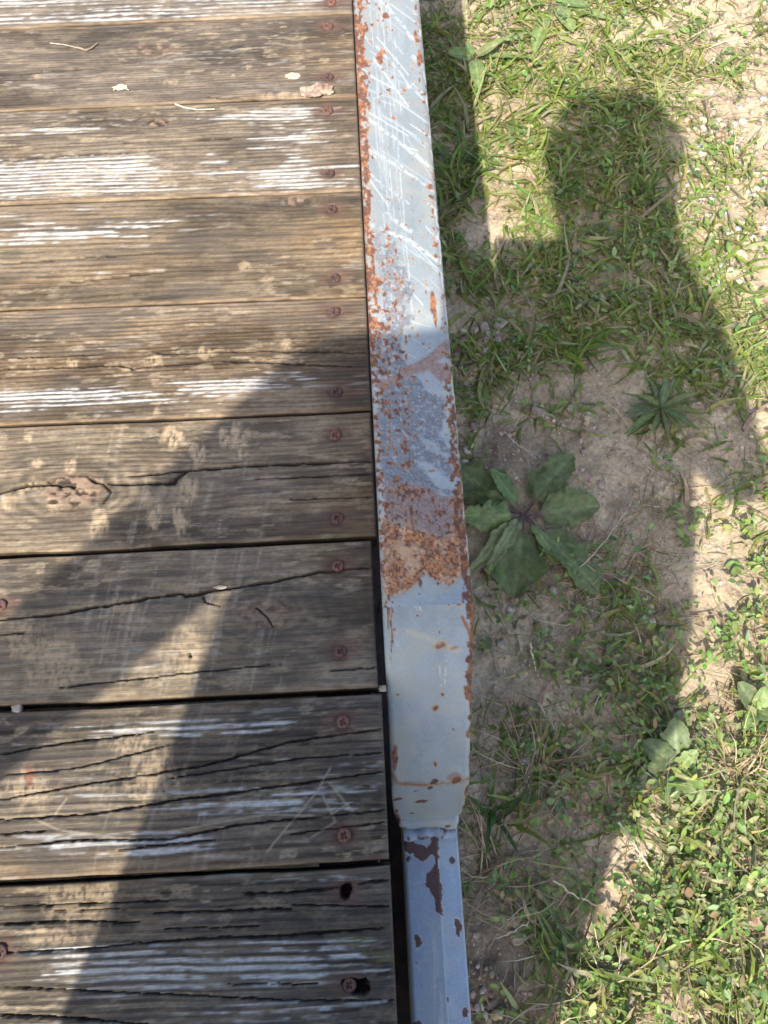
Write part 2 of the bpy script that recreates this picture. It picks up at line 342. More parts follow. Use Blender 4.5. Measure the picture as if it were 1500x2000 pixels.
    # sandy dust caught in the grain, scuffs across it
    dust = ss(.60, .70, fbm(X * 60, V * 260, sd + 18, 3)) * ss(.42, .62, fbm(X * 6, V * 18, sd + 19, 3))
    C = mix(C, np.array([.33, .265, .18]) + 0 * C, dust * .5 * (.4 + .9 * spk))
    if i in (5, 6, 7):
        sc_ = vn((px + .22 * py) / 5., (py - .2 * px) / 90., sd + 20) * .6 + .4 * vn((px + .22 * py) / 14., py / 150., sd + 21)
        zone = ss(80, 200, px) * ss(600, 480, px) * (.9 if i < 7 else .45)
        C = mix(C, np.array([.36, .325, .27]) + 0 * C, ss(.60, .80, sc_) * zone * .34 * ss(.35, .6, fib2 * .5 + .5 * blot))
    mud_sun = np.zeros_like(X)
    for (mx, my, ra, rb) in MUD_AND_SUN.get(i, []):
        d = np.hypot((px - mx) / ra, (py - my) / rb) + 1.3 * (fbm(px / 12., py / 30., sd + 22 + int(mx) % 9, 4) - .5)
        m_ = ss(1.15, .5, d) * ss(.22, .55, fbm(px / 5., py / 9., sd + 24, 3)) * (.8 + .3 * spk); mud_sun = np.maximum(mud_sun, m_)
    soft = .72 if i == 5 else .5 if i < 5 else .38
    C = mix(C, np.array([.43, .325, .205]) + 0 * C, mud_sun * soft)
    # knots
    C = mix(C, np.array([.22, .15, .10]) * (.5 + 1.0 * fbm(px / 14., py / 9., sd + 48, 3))[..., None], kn * .75); C = C * (1 - (.5 if i == 5 else .22) * ring * (1 - kn))[..., None]
    kd = np.maximum(kn * ss(.50, .62, fbm(px / 13., py / 9., sd + 25, 3)), .0); C = mix(C, np.array([.03, .024, .02]) + 0 * C, kd * .9)
    # cracks and checks
    ck = np.zeros_like(X)
    jx = px + 5 * (fbm(px / 22., py / 22., sd + 26, 3) - .5); jy = py + 4 * (fbm(px / 16., py / 40., sd + 27, 4) - .5)
    for c in CRACK.get(i, []):
        pts, wd = c[:-1], c[-1]
        x0 = min(p[0] for p in pts) - 8; x1 = max(p[0] for p in pts) + 8; y0 = min(p[1] for p in pts) - 12; y1 = max(p[1] for p in pts) + 12
        m_ = (px > x0) & (px < x1) & (py > y0) & (py < y1)
        d, tt = seg_dist(jx[m_], jy[m_], pts); taper = np.minimum(1, np.minimum(tt, 1 - tt) * 6 + .35) * (.35 + 1.2 * fbm(jx[m_] / 14., jx[m_] * 0, sd + 28, 3))
        ck[m_] = np.maximum(ck[m_], ss(1.5, .5, d / (wd * taper)))
    chk = ss(.80, .88, vn(X * 7, v * 330, sd + 29) * .72 + .28 * vn(X * 2, v * 60, sd + 30)) * (.4 if i < 6 else .6)
    if i == 6: chk = chk * .4
    crk = np.maximum(ck, chk)
    C = mix(C, np.array([.016, .013, .011]) + 0 * C, np.clip(ck * .95 + chk * .75, 0, .96))
    # holes and sunk screw seats
    hole = np.zeros_like(X); seat = np.zeros_like(X)
    for (pi, sx_, sy_) in screw_px:
        if pi != i: continue
        P = at(sx_, sy_, ZD); d = np.hypot(X - P[0], Y - P[1])
        seat = np.maximum(seat, ss(.0105, .0064, d + .002 * (fbm(X * 300, Y * 300, sd + 31, 2) - .5)))
        if i == 8 and sx_ > 600:
            d2 = np.hypot((X - P[0] - (.006 if sy_ > 1800 else 0)) / (1.9 if sy_ > 1800 else 1.05), Y - P[1] + (.001 if sy_ > 1800 else 0))
            hole = np.maximum(hole, ss(.0064, .0044, d2 + .006 * (fbm(X * 260, Y * 320, sd + 33, 3) - .5)))
        C = mix(C, np.array([.10, .06, .045]) + 0 * C, ss(.016, .005, np.hypot((X - P[0]) / 1.6, Y - P[1]) + .008 * (fbm(X * 120, Y * 200, sd + 53, 3) - .5)) * .75)
    C = mix(C, np.array([.012, .009, .008]) + 0 * C, hole)
    if i == 7:
        C = mix(C, np.array([.16, .062, .042]) + 0 * C, ss(1.1, .5, np.hypot((px - 57) / 11, (py - 1516) / 28) + .6 * (fbm(px / 8., py / 8., 5, 3) - .5)) * .7)
        for pts in ([(520, 1665), (620, 1545), (645, 1500)], [(300, 1630), (520, 1590), (640, 1595), (680, 1570)], [(630, 1555), (655, 1605), (610, 1635)], [(640, 1525), (690, 1585)], [(60, 1595), (110, 1620), (250, 1640)], [(100, 1600), (130, 1560)]):
            d, tt = seg_dist(px + 4 * (fbm(px / 20, py / 20, 7, 2) - .5), py, pts); C = mix(C, np.array([.34, .28, .21]) + 0 * C, ss(3.2, 1.0, d) * .45)
    if i == 8:
        C = mix(C, np.array([.12, .125, .05]) + 0 * C, .5 * ss(1, .2, np.hypot((px - 755) / 60, (py - 1868) / 16)) + .4 * ss(1, .2, np.hypot((px - 690) / 60, (py - 1836) / 14)))
    # worn brown arris
    ed = np.minimum(Y - ylo, yhi - Y); C = mix(C, np.array([.24, .165, .095]) * (.6 + .8 * fib2)[..., None], ss(.006, .0015, ed) * (.42 if i < 5 else .25))
    ex = xend - X; C = mix(C, np.array([.10, .085, .07]) + 0 * C, ss(.006, .001, ex) * .5)
    side = Z < -.0022; C = np.where(side[..., None], C * .34, C)  # side faces darkened: shade of the gaps put into the colour
    # relief
    H = -.0007 * (1 - ss(.35, .9, g)) * (1 if fine else 0) + .0005 * (fib - .5) + .0011 * (blot - .5) - .0042 * ck - .0016 * chk + .0005 * mud_sun - .0015 * seat - .012 * hole + .0011 * kn * (fbm(px / 8., py / 8., sd + 35, 3) - .3) - .002 * kd
    cup = -.0006 * np.cos(V / .07 * np.pi / 2)
    Z = Z + np.where(inner, H + cup * 0, 0) + ZD
    V3 = np.stack([X, Y, Z], -1).reshape(-1, 3)
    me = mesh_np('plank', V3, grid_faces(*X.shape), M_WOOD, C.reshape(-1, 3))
    return me
plank_labels = {5: 'plank with a big bark-rimmed knot and smears of dried mud', 2: 'plank with bold silvery white streaks and a broken knot', 6: 'plank split by one long diagonal crack', 8: 'dark furrowed plank with an empty screw hole'}
planks = {}
for i in range(10):
    hi, lo = lines[i], lines[i + 1]
    planks[i] = tpart('plank', plank_mesh(i, lo, hi, gaps[i + 1] / 2, gaps[i] / 2, plank_end[i]), label=plank_labels.get(i))
y = lines[0][0]; i = 10
for k in range(6):                                                    # boards beyond the top of the frame
    tpart('plank', plank_mesh(10 + k, (y, 0), (y + .14, 0), .001, .001, .0052, False)); y += .14
DECK_END, DECK_TOP = lines[10][0], y

# ------------------------------------------------------------------ screws
def screw_mesh():
    n = 25; t = np.linspace(-1, 1, n); X, Y = np.meshgrid(t, t)
    # square grid mapped onto a disc
    xd = X * np.sqrt(1 - Y * Y / 2); yd = Y * np.sqrt(1 - X * X / 2); rr = np.hypot(xd, yd)
    R = .0059
    z = .0016 * (1 - rr ** 2) ** .5 * 1.0
    ax, ay = np.abs(xd * R), np.abs(yd * R)
    cross = np.maximum(ss(.0012, .0006, ax) * ss(.0034, .0026, ay), ss(.0012, .0006, ay) * ss(.0034, .0026, ax))
    z = z - .0024 * cross; z[rr > .985] -= .0022
    V = np.stack([xd * R, yd * R, z + .0004], -1).reshape(-1, 3)
    return mesh_np('screw', V, grid_faces(n, n), M_SCREW)
screw_mes = [screw_mesh() for q in range(3)]; rng = np.random.default_rng(4)
for q, (c0, c1) in enumerate((((.030, .019, .017), (.085, .043, .034)), ((.075, .035, .026), (.17, .075, .05)))):
    screw_mes[q + 1].materials[0] = noise_mat('rusty_screw', c0, c1, 300 + 150 * q, .8, .5, .0004)
for (pi, sx_, sy_) in screw_px:
    if pi == 8 and 1700 < sy_ < 1800:                                 # this one is missing: an empty hole
        continue
    P = at(sx_, sy_, ZD)
    o = obj('screw', screw_mes[int(rng.integers(0, 3))], planks[pi]); o.location = (P[0], P[1], ZD - .0004 - (.003 if (pi == 8 and sx_ > 600) else 0))
    o.location.z -= rng.uniform(0, .0012); o.rotation_euler = (rng.normal(0, .10), rng.normal(0, .10), rng.uniform(0, 1.57)); s = rng.uniform(.92, 1.06) * (1.0 if pi > 3 else .98); o.scale = (s, s, s)

# ------------------------------------------------------------------ side rail, mitred end plate, lower rail
RL, RR = .0060, .0855
def steel_colors(P, px, py, seed, zone):
    """paint with scratches, chips and rust; P world points, px/py where they show in the photograph"""
    n = len(px)
    # ragged photo-space coordinates for organic outlines
    wx = px + 9 * (fbm(px / 16., py / 16., seed, 4) - .5); wy = py + 9 * (fbm(px / 16., py / 16., seed + 3, 4) - .5)
    f1 = fbm(px / 26., py / 40., seed + 5, 4); f2 = fbm(px / 6., py / 6., seed + 6, 3); f3 = fbm(px / 3.2, py / 3.2, seed + 8, 2)
    paint = np.array([.285, .322, .335])
    C = paint * (.86 + .28 * f1)[:, None] * (.93 + .14 * f3)[:, None]
    C = mix(C, np.array([.36, .365, .32]) + 0 * C, ss(.5, .68, fbm(px / 60., py / 60., seed + 9, 4)) * .55)
    rough = np.full(n, .42)
    ORANGE, RUST, PINK, PRIMER, BARE = (np.array(c) for c in ([.275, .112, .040], [.115, .046, .027], [.225, .148, .122], [.095, .046, .040], [.135, .145, .160]))
    def put(c, m, r=.8):
        nonlocal C, rough
        C = mix(C, c + 0 * C, m); rough = rough * (1 - m) + r * m
    if zone == 'rail':
        C = C * (.68 + .32 * ss(450, 800, py))[:, None]  # sunlit stretch toned down, shaded stretch left full: light balanced in the colour
        xl = 690 + .047 * py; xr = 820 + .091 * py
        # scratches: lengthwise and slanting
        rng = np.random.default_rng(seed); S = np.zeros(n)
        for k in range(26):
            x0 = rng.uniform(20, 78); y0 = rng.uniform(-120, 330); L = rng.uniform(60, 420); w = rng.uniform(.3, 1.0)
            d = np.abs((px - xl - x0) - .04 * (py - y0) + 2 * (f1 - .5)); on = ss(0, 30, py - y0) * ss(0, 40, y0 + L - py)
            S = np.maximum(S, ss(w + .9, w - .2, d) * on * ss(.32, .55, fbm(px / 5., py / 17., seed + 40 + k, 2)) * rng.uniform(.3, .8))
        for k in range(70):
            x0 = rng.uniform(700, 850); y0 = rng.uniform(-60, 800); L = rng.uniform(25, 130); an = rng.normal(.68, .16) if rng.random() < .8 else rng.normal(.25, .3); w = rng.uniform(.4, 1.5)
            x1, y1 = x0 + L * math.cos(an), y0 + L * math.sin(an)
            m_ = (px > min(x0, x1) - 5) & (px < max(x0, x1) + 5) & (py > min(y0, y1) - 5) & (py < max(y0, y1) + 5)
            d, tt = seg_dist(px[m_], py[m_], [(x0, y0), (x1, y1)])
            S[m_] = np.maximum(S[m_], ss(w + .8, w - .3, d) * ss(.3, .5, f2[m_] * .6 + .3) * rng.uniform(.3, .9))
        for pts, w in (([(722, 235), (765, 265), (845, 330)], 4), ([(725, 290), (780, 325), (850, 375)], 2.5), ([(745, 0), (812, 80)], 3), ([(715, 72), (770, 125), (800, 172), (806, 165)], 2), ([(728, 440), (800, 470), (855, 508)], 4), ([(760, 420), (800, 450)], 5), ([(724, 340), (800, 400)], 1.6)):
            d, tt = seg_dist(wx, wy, pts); S = np.maximum(S, ss(w + 2, w - 2, d) * .85 * ss(.35, .52, f2))
        C = mix(C, np.array([.44, .475, .485]) + 0 * C, np.clip(S, 0, 1) * .62)
        # bare dark metal, speckled
        b = poly_sd(wx, wy, [(722, 470), (760, 440), (800, 545), (812, 560), (800, 590), (790, 612), (812, 618), (808, 630), (786, 640), (784, 700), (800, 720), (770, 745), (735, 755), (722, 640), (748, 635), (748, 545)])
        b2 = poly_sd(wx, wy, [(742, 765), (800, 735), (815, 735), (850, 790), (868, 812), (858, 850), (893, 905), (845, 862), (815, 850), (838, 880), (896, 905), (896, 925), (880, 935), (842, 905), (810, 900), (836, 925), (850, 950), (905, 962), (896, 975), (860, 960), (800, 945), (745, 945), (733, 830)])
        b3 = poly_sd(wx, wy, [(780, 740), (870, 780), (872, 820), (845, 800), (812, 740)])
        bm_ = np.maximum(ss(-2, 2, b) * ss(.40, .52, fbm(px / 11., py / 11., seed + 11, 4) + .08), ss(-3, 3, np.maximum(b2, b3) + 8 * (f3 - .5) + 8 * (f2 - .5)) * ss(.22, .36, fbm(px / 9., py / 9., seed + 50, 3) + .06))
        put(BARE * 1, bm_ * .92, .55)
        C = C * (1 - bm_[:, None] * 1.1 * (f3[:, None] - .45)); C = mix(C, np.array([.40, .43, .46]) + 0 * C, bm_ * ss(.56, .7, f3 * .6 + f2 * .4) * .55)
        # pinkish rusted bar and patches
        p1 = np.maximum(poly_sd(wx, wy, [(735, 752), (800, 712), (846, 688), (868, 664), (880, 668), (880, 690), (862, 700), (852, 705), (879, 712), (882, 745), (858, 748), (838, 722), (800, 735), (748, 768)]), -99)
        p2 = poly_sd(wx, wy, [(748, 950), (760, 940), (835, 948), (862, 968), (915, 975), (918, 1040), (868, 1072), (820, 1048), (752, 1022)])
        put(PINK * (.6 + .8 * f3)[:, None], ss(-3, 2.5, p1 + 5 * (f3 - .5)) * .88); put(PINK * (.45 + 1.1 * f3)[:, None] * np.array([.92, .95, 1.0]), ss(-4, 3, p2 + 8 * (f3 - .5)) * .9)
        og = poly_sd(wx, wy, [(748, 1010), (800, 1030), (868, 1058), (905, 1010), (918, 1000), (922, 1110), (900, 1105), (895, 1130), (880, 1148), (858, 1140), (830, 1120), (800, 1150), (765, 1165), (752, 1160)])
        om = ss(-3, 3, og + 7 * (f3 - .5) + 14 * (fbm(px / 9., py / 9., seed + 61, 4) - .5) + 16 * (fbm(px / 22., py / 22., seed + 62, 3) - .5))
        og_c = mix(ORANGE * 1.6 + 0 * C, RUST * 1.3 + 0 * C, ss(.38, .66, f2 * .4 + .25 * f1 + .35 * f3)); og_c = mix(og_c, np.array([.50, .33, .20]) + 0 * C, .6 * ss(.48, .72, fbm(px / 14., py / 14., seed + 63, 4))); og_c = mix(og_c, np.array([.07, .035, .025]) + 0 * C, .8 * ss(.60, .70, fbm(px / 5., py / 5., seed + 64, 3)))
        C = mix(C, np.array([.34, .27, .19]) + 0 * C, ss(-16, 0, og + 10 * (f2 - .5)) * .45); put(og_c, om * .95, .9); C = C * (1 - om[:, None] * .9 * (f3[:, None] - .5))
        put(np.array([.50, .32, .185]), om * ss(.46, .6, fbm(px / 18., py / 18., seed + 12, 4)) * ss(40, 10, np.hypot((px - 790) * .7, py - 1085)) * .85, .9)
        # speckled rust: dense on the arrises and worn zone
        zone_d = 0.95 * ss(20, 6, px - xl) * ss(470, 380, py) + .55 * ss(30, 8, px - xl) * ss(1000, 500, py) + .30 * ss(420, 470, py) * ss(90, 60, px - xl) * ss(1010, 950, py) + .75 * ss(30, 12, xr - px) * ss(660, 900, py) + .30 * ss(24, 10, xr - px) + .5 * ss(0, 60, py - 960) * ss(30, 10, px - xl) + .26 * ss(35, 25, np.abs(px - xl - 45)) * ss(250, 100, py) + .16 + .34 * ss(-2, 6, p2) + .06 * ss(500, 560, py) * ss(1010, 960, py)
        zone_d = np.clip(zone_d, 0, 1)
        sp = fbm(px / 6.5, py / 8., seed + 13, 3) * .75 + .25 * f3
        thr = .79 - .40 * zone_d + .10 * (f3 - .5)
        m_ = ss(thr - .03, thr + .05, sp)
        put(mix(RUST + 0 * C, ORANGE + 0 * C, ss(.50, .66, f3 * .45 + f2 * .55)) * (.7 + .6 * f3)[:, None], m_ * .95)
        halo = ss(thr - .10, thr - .01, sp) * (1 - m_); C = mix(C, np.array([.36, .27, .19]) + 0 * C, halo * .38)
        for (cx_, cy_, ra, rb) in ((845, 590, 7, 22), (850, 620, 4, 22), (818, 115, 5, 17), (812, 70, 4, 12), (740, 550, 9, 8), (852, 500, 4, 5), (742, 112, 7, 14), (754, 32, 6, 6), (768, 230, 4, 4), (752, 575, 4, 6), (820, 1140, 4, 9), (838, 365, 8, 5), (775, 935, 10, 7), (804, 1010, 4, 22)):
            d = np.hypot((wx - cx_) / ra, (wy - cy_) / rb); put(mix(RUST + 0 * C, ORANGE + 0 * C, ss(.4, .65, f2)), ss(1.15, .8, d) * .95)
        wl, _ = seg_dist(wx, wy, [(xl_ + 131.5, yy_) for xl_, yy_ in ((690 + .047 * t + .044 * t - 6, t) for t in (0, 1100))]); C = mix(C, np.array([.66, .68, .68]) + 0 * C, ss(1.8, .6, wl) * .6 * ss(.4, .6, fbm(px / 3., py / 25., seed + 15, 2)))
    if zone == 'plate':
        C = C * (1 + .16 * ss(1180, 1290, py))[:, None]
        put(np.array([.36, .37, .32]), ss(.45, .7, fbm(px / 45., py / 45., seed + 16, 3)) * .45 * ss(1150, 1300, py), .5)
        top = ss(1172, 1140, wy) * ss(.36, .46, fbm(px / 12., py / 9., seed + 30, 3) + .002 * (1160 - wy)); put(mix(ORANGE + 0 * C, RUST + 0 * C, ss(.45, .6, f2)), top * .95, .9)
        d, tt = seg_dist(wx, wy, [(912, 1120), (922, 1165), (926, 1215), (921, 1290), (919, 1340), (924, 1400)]); wv = 6 + 7 * ss(.4, .62, fbm(py / 14., py * 0, seed + 17, 3))
        put(mix(RUST + 0 * C, ORANGE + 0 * C, ss(.42, .6, f2)), ss(wv + 2, wv - 2, d) * .95, .85)
        d, tt = seg_dist(wx, wy, [(902, 1206), (914, 1225), (922, 1250)]); put(ORANGE, ss(5, 2, d) * .9)
        for (cx_, cy_, ra, rb) in ((919, 1430, 9, 14), (920, 1485, 6, 26), (771, 1480, 6, 26), (764, 1230, 2, 70), (757, 1190, 3, 40)):
            d = np.hypot((wx - cx_) / ra, (wy - cy_) / rb); put(mix(RUST + 0 * C, ORANGE + 0 * C, ss(.42, .55, f2)), ss(1.15, .75, d) * .9)
        for (cx_, cy_, ra, rb) in ((862, 1260, 12, 9), (885, 1266, 9, 4), (863, 1356, 4, 4), (851, 1382, 7, 5), (776, 1357, 3, 3), (852, 1492, 3, 6), (769, 1229, 2, 3), (816, 1203, 4, 2), (880, 1165, 9, 4), (898, 1178, 6, 5), (876, 1178, 3, 6), (858, 1232, 2, 3), (885, 1425, 3, 2)):
            d = np.hypot((wx - cx_) / ra, (wy - cy_) / rb); put(np.array([.45, .33, .2]), ss(2.0, 1.0, d) * .5); put(mix(ORANGE + 0 * C, RUST + 0 * C, ss(.75, .3, d)), ss(1.1, .7, d) * .95)
        d, tt = seg_dist(px, wy, [(800, 1234), (850, 1252), (900, 1275)]); C = mix(C, np.array([.52, .46, .34]) + 0 * C, ss(10, 2, d) * .5 * ss(.3, .6, f1))
        for pts in ([(800, 1160), (815, 1192)], [(812, 1165), (822, 1192)], [(872, 1290), (868, 1335)], [(858, 1300), (862, 1340)], [(772, 1250), (778, 1268)]):
            d, tt = seg_dist(px, py, pts); C = mix(C, np.array([.62, .6, .5]) + 0 * C, ss(2.6, 1, d) * .6 * ss(.3, .6, f2))
        sm, tt = seg_dist(px, wy, [(766, 1512), (775, 1528), (800, 1532), (860, 1531), (927, 1520)]); put(ORANGE * .9, ss(9, 1, sm) * .55 * ss(.35, .6, fbm(px / 18., py / 10., seed + 18, 3)), .8); put(np.array([.36, .15, .06]), ss(1.9, .7, sm) * .9, .9)
        for (cx_, cy_, ra, rb) in ((848, 1527, 9, 4), (892, 1524, 9, 6), (842, 1537, 6, 3), (918, 1545, 11, 14), (915, 1568, 8, 16), (774, 1602, 8, 13), (825, 1566, 13, 3), (806, 1588, 5, 2), (777, 1563, 9, 3), (775, 1586, 4, 4), (784, 1616, 8, 2), (874, 1614, 6, 2.5), (908, 1580, 6, 8), (812, 1545, 4, 1.5)):
            tilt = (px - cx_) * .18; d = np.hypot((wx - cx_) / ra, (wy + tilt - cy_) / rb) - .25 * (f2 - .5); put(np.array([.5, .38, .22]), ss(1.7, 1.0, d) * .4); put(PRIMER * 1.15, ss(1.15, .85, d) * .97)
        d = np.hypot((wx - 888) / 16, (wy - 1518) / 10); put(ORANGE, ss(1.2, .5, d) * .6)
    if zone == 'lower':
        C = C * np.array([1.02, 1.10, 1.30]); rough[:] = .4
        ch = np.maximum.reduce([poly_sd(wx, wy, [(790, 1640), (803, 1638), (818, 1652), (826, 1650), (832, 1656), (842, 1640), (850, 1630), (856, 1636), (858, 1700), (848, 1700), (846, 1668), (840, 1672), (835, 1682), (822, 1684), (812, 1678), (806, 1668), (798, 1672), (790, 1662)]),
            poly_sd(wx, wy, [(845, 1695), (860, 1694), (862, 1740), (866, 1792), (852, 1780), (846, 1752), (833, 1725), (834, 1706)])])
        for (cx_, cy_, ra, rb) in ((797, 1681, 4, 6), (814, 1840, 7, 13), (882, 1681, 4, 5), (895, 1814, 8, 15), (907, 1978, 6, 10), (812, 1881, 2, 2), (875, 1954, 2, 4), (814, 2000, 6, 5), (904, 2080, 6, 14), (820, 2120, 8, 18)):
            ch = np.maximum(ch, 6 * (1 - np.hypot((wx - cx_) / ra, (wy - cy_) / rb)))
        ch = ch + 7 * (fbm(px / 7., py / 7., seed + 60, 4) - .5) + 6 * (f1 - .5)
        put(np.array([.62, .58, .5]), ss(-2.4, -1.0, ch) * .7 * ss(.35, .6, f2)); put(PRIMER * (.8 + .4 * f2)[:, None], ss(-.9, .4, ch) * .98, .7)
        st = ss(1800, 1860, py) * ss(14, 4, np.abs(px - (850 + .06 * (py - 1850)))) * ss(.35, .6, fbm(px / 3., py / 40., seed + 19, 3)); C = mix(C, np.array([.50, .51, .48]) + 0 * C, st * .7)
        wr = ss(.5, .62, vn(px / 3., py / 3.5, seed + 20)); C = C * (1 - .06 * wr)[:, None]
    return C, rough
def bar(name, prof, path, zone, seed, side_fn=None, parent=trailer, hfn=None):
    """sweep a closed-or-open profile [(x, dz)] along path [(y, z, scale)] and paint it"""
    prof = np.array(prof); path = np.array(path)
    X = np.repeat(prof[None, :, 0], len(path), 0); Z = prof[None, :, 1] * 1.0 + path[:, 1][:, None]; Y = np.repeat(path[:, 0][:, None], len(prof), 1)
    if path.shape[1] > 2:
        mid = (RL + RR) / 2; X = mid + (X - mid) * path[:, 2][:, None] + path[:, 3][:, None]
    if path.shape[1] > 4: Y = Y - prof[None, :, 1] * path[:, 4][:, None]
    P = np.stack([X, Y, Z], -1).reshape(-1, 3); px, py = photo_xy(P)
    C, rough = steel_colors(P, px, py, seed, zone)
    if side_fn: C = side_fn(P, C)
    if hfn: P[:, 2] += hfn(P, C)
    return tpart(name, mesh_np(name, P, grid_faces(len(path), len(prof)), M_STEEL, np.concatenate([C, rough[:, None]], 1)), parent)
def profile(rad, depth, step, l=RL, r_=RR, slope=None):
    pts = [(l, -depth), (l, -depth * .6), (l, -rad * 1.6)]
    for t in np.linspace(0, math.pi / 2, 10): pts.append((l + rad - rad * math.cos(t), -rad + rad * math.sin(t)))
    if slope is None:
        for x in np.arange(l + rad + step, r_ - rad - step * .5, step): pts.append((x, 0))
        for t in np.linspace(0, math.pi / 2, 10): pts.append((r_ - rad + rad * math.sin(t), -rad + rad * math.cos(t)))
    else:
        xk, dz = slope
        for x in np.arange(l + rad + step, xk - .0012, step): pts.append((x, 0))
        pts.append((xk - .0008, -.0002)); pts.append((xk, -.0010))
        for x in np.arange(xk + step, r_ - .004, step): pts.append((x, -.001 - dz * (x - xk) / (r_ - xk)))
        zb = pts[-1][1]
        for t in np.linspace(0.2, math.pi / 2, 6): pts.append((r_ - .004 + .004 * math.sin(t), zb - .004 + .004 * math.cos(t)))
        pts.append((r_, -depth * .6)); pts.append((r_, -depth)); return pts
    pts += [(r_, -rad * 1.6), (r_, -depth * .6), (r_, -depth)]
    return pts
BEND = .150
ys = [DECK_TOP]
while ys[-1] > 1.08: ys.append(ys[-1] - .01)
while ys[-1] > BEND + .0008: ys.append(ys[-1] - (.0015 if ys[-1] > .6 else .0010))
ys.append(BEND)
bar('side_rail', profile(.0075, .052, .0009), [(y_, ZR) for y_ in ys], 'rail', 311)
# end plate: slopes down over the mitred tube end, then turns steeply down to the lower rail
pth = []
for t in np.linspace(0, 1, 220): pth.append((BEND - t * (BEND - .005), ZR - .142 * t ** 1.04 - .004 * t * (1 - t), 1 - .03 * t, 0))
y0_, z0_ = pth[-1][:2]
for t in np.linspace(0, 1, 110)[1:]:
    w = 1 - .03 - .10 * t ** 2.2; pth.append((y0_ - .034 * t - .004 * math.sin(t * 3.14), z0_ - .114 * t, w, 0.0015 * t))
PLATE_BOT = pth[-1]
for t in np.linspace(0, 1, 14)[1:]:
    pth.append((PLATE_BOT[0] - .016 * t, PLATE_BOT[1] - .014 * t ** 2, PLATE_BOT[2] - .16 * (1 - math.cos(t * 1.57)), .0015 + .0012 * t))
bar('rail_end_plate', profile(.0060, .055, .0009), pth, 'plate', 337)
# lower rail under the deck edge
LZ = pth[-1][1] + .004
ys2 = np.arange(.02, DECK_END - .01, -.0011)
kx = .0560
bar('lower_rail', profile(.0050, .06, .0009, .0180, .0800, (kx, .0075)), [(y_, LZ - .02 * 0) for y_ in ys2], 'lower', 353)
# rusty frame behind the plank ends, cross members, far side, added pieces that keep the gaps dark
tpart('frame_or_added_beam', box_me('frame_or_added_beam', -.060, .060, DECK_END + .02, DECK_TOP, .085, .10, M_FRAME))  # low slab added under the rail gap to hide sunlit ground
tpart('frame_or_added_beam', box_me('frame_or_added_beam', -.060, -.008, DECK_END + .012, DECK_TOP, .17, ZD - .0395, M_FRAME))
tpart('frame_or_added_beam', box_me('frame_or_added_beam', -1.50, -1.44, DECK_END + .012, DECK_TOP, .17, ZD - .0395, M_FRAME))
tpart('added_sun_stop', box_me('added_sun_stop', -1.437, -.062, DECK_END + .012, DECK_END + .055, .09, ZD - .0395, M_FRAME))  # unseen beam added to stop sun reaching the ground under the deck end
yy = DECK_END + .10
while yy < DECK_TOP - .1:
    tpart('cross_member', box_me('cross_member', -1.437, -.033, yy, yy + .05, .26, ZD - .0395, M_FRAME)); yy += .42
wb = []; rng = np.random.default_rng(88)
for t in np.linspace(0, 1, 40): wb.append((.0195 + t * .058, PLATE_BOT[0] - .0165 - .0015 * math.sin(t * 9) , LZ + .0015 - (.007 * max(0, (t - .62) / .38))))
wb = np.array(wb); tn, kk = len(wb), 9; Vw = []
for i_, p in enumerate(wb):
    rr = .0040 + .0006 * math.sin(i_ * .5)
    for k in range(kk): Vw.append(p + np.array([0, rr * 1.5 * math.cos(k / (kk - 1) * math.pi), rr * math.sin(k / (kk - 1) * math.pi)]))
Vw = np.array(Vw); Cw = np.tile([.30, .36, .43, .5], (len(Vw), 1)); m_ = ss(.55, .68, fbm(Vw[:, 0] * 160, Vw[:, 1] * 160, 91, 3))[:, None]; Cw[:, :3] = Cw[:, :3] * (1 - m_) + np.array([.13, .06, .04]) * m_
tpart('weld_bead', mesh_np('weld_bead', Vw, grid_faces(tn, kk), M_STEEL, Cw))
# small twisted flap of sheet at the mitre
bm = bmesh.new()
vv = [bm.verts.new(p) for p in [(.0035, .162, .431), (.0005, .150, .430), (-.0012, .138, .427), (.0005, .137, .4225), (.0030, .150, .424), (.0045, .160, .426)]]
bm.faces.new(vv); bmesh.ops.solidify(bm, geom=bm.faces[:], thickness=.0006)
tpart('sheet_flap', from_bm('sheet_flap', bm, M_FRAME))

# ------------------------------------------------------------------ ground cover (painted densities follow the patches seen on the ground)
G_GRASS = np.array([[6,3,5,4,5,3,3],[7,6,7,6,7,4,3],[7,6,6,7,6,3,2],[8,5,6,5,6,4,4],[8,4,6,7,7,4,4],[5,7,8,7,6,5,3],[3,5,6,6,7,6,6],[5,5,6,4,4,6,7],[4,3,2,2,3,4,5],[2,2,1,1,1,2,4],
  [2,2,1,2,3,3,3],[3,2,1,2,4,1,3],[3,2,2,3,3,1,3],[4,4,3,4,4,2,3],[3,4,4,4,5,4,5],[3,4,4,4,5,6,6],[3,4,4,4,4,5,5],[2,4,4,4,4,4,5],[1,3,5,5,5,5,5],[0,1,5,6,6,6,6]], float) / 9
G_LEAF = np.array([[1,2,3,3,2,3,2],[1,3,4,3,3,2,2],[1,1,2,3,3,2,2],[1,1,1,3,4,2,2],[1,1,3,4,4,2,2],[2,2,4,6,6,3,2],[1,1,2,4,5,3,3],[3,2,2,2,2,3,3],[2,1,1,1,1,1,2],[1,1,0,0,1,1,3],
  [1,1,0,1,2,2,6],[1,1,1,2,3,2,7],[2,2,3,3,4,1,5],[3,3,3,5,5,1,5],[2,2,4,6,7,5,6],[1,3,5,7,7,7,7],[1,3,6,7,7,8,8],[1,2,6,6,6,7,7],[1,1,3,4,5,6,6],[0,1,3,4,5,5,5]], float) / 9
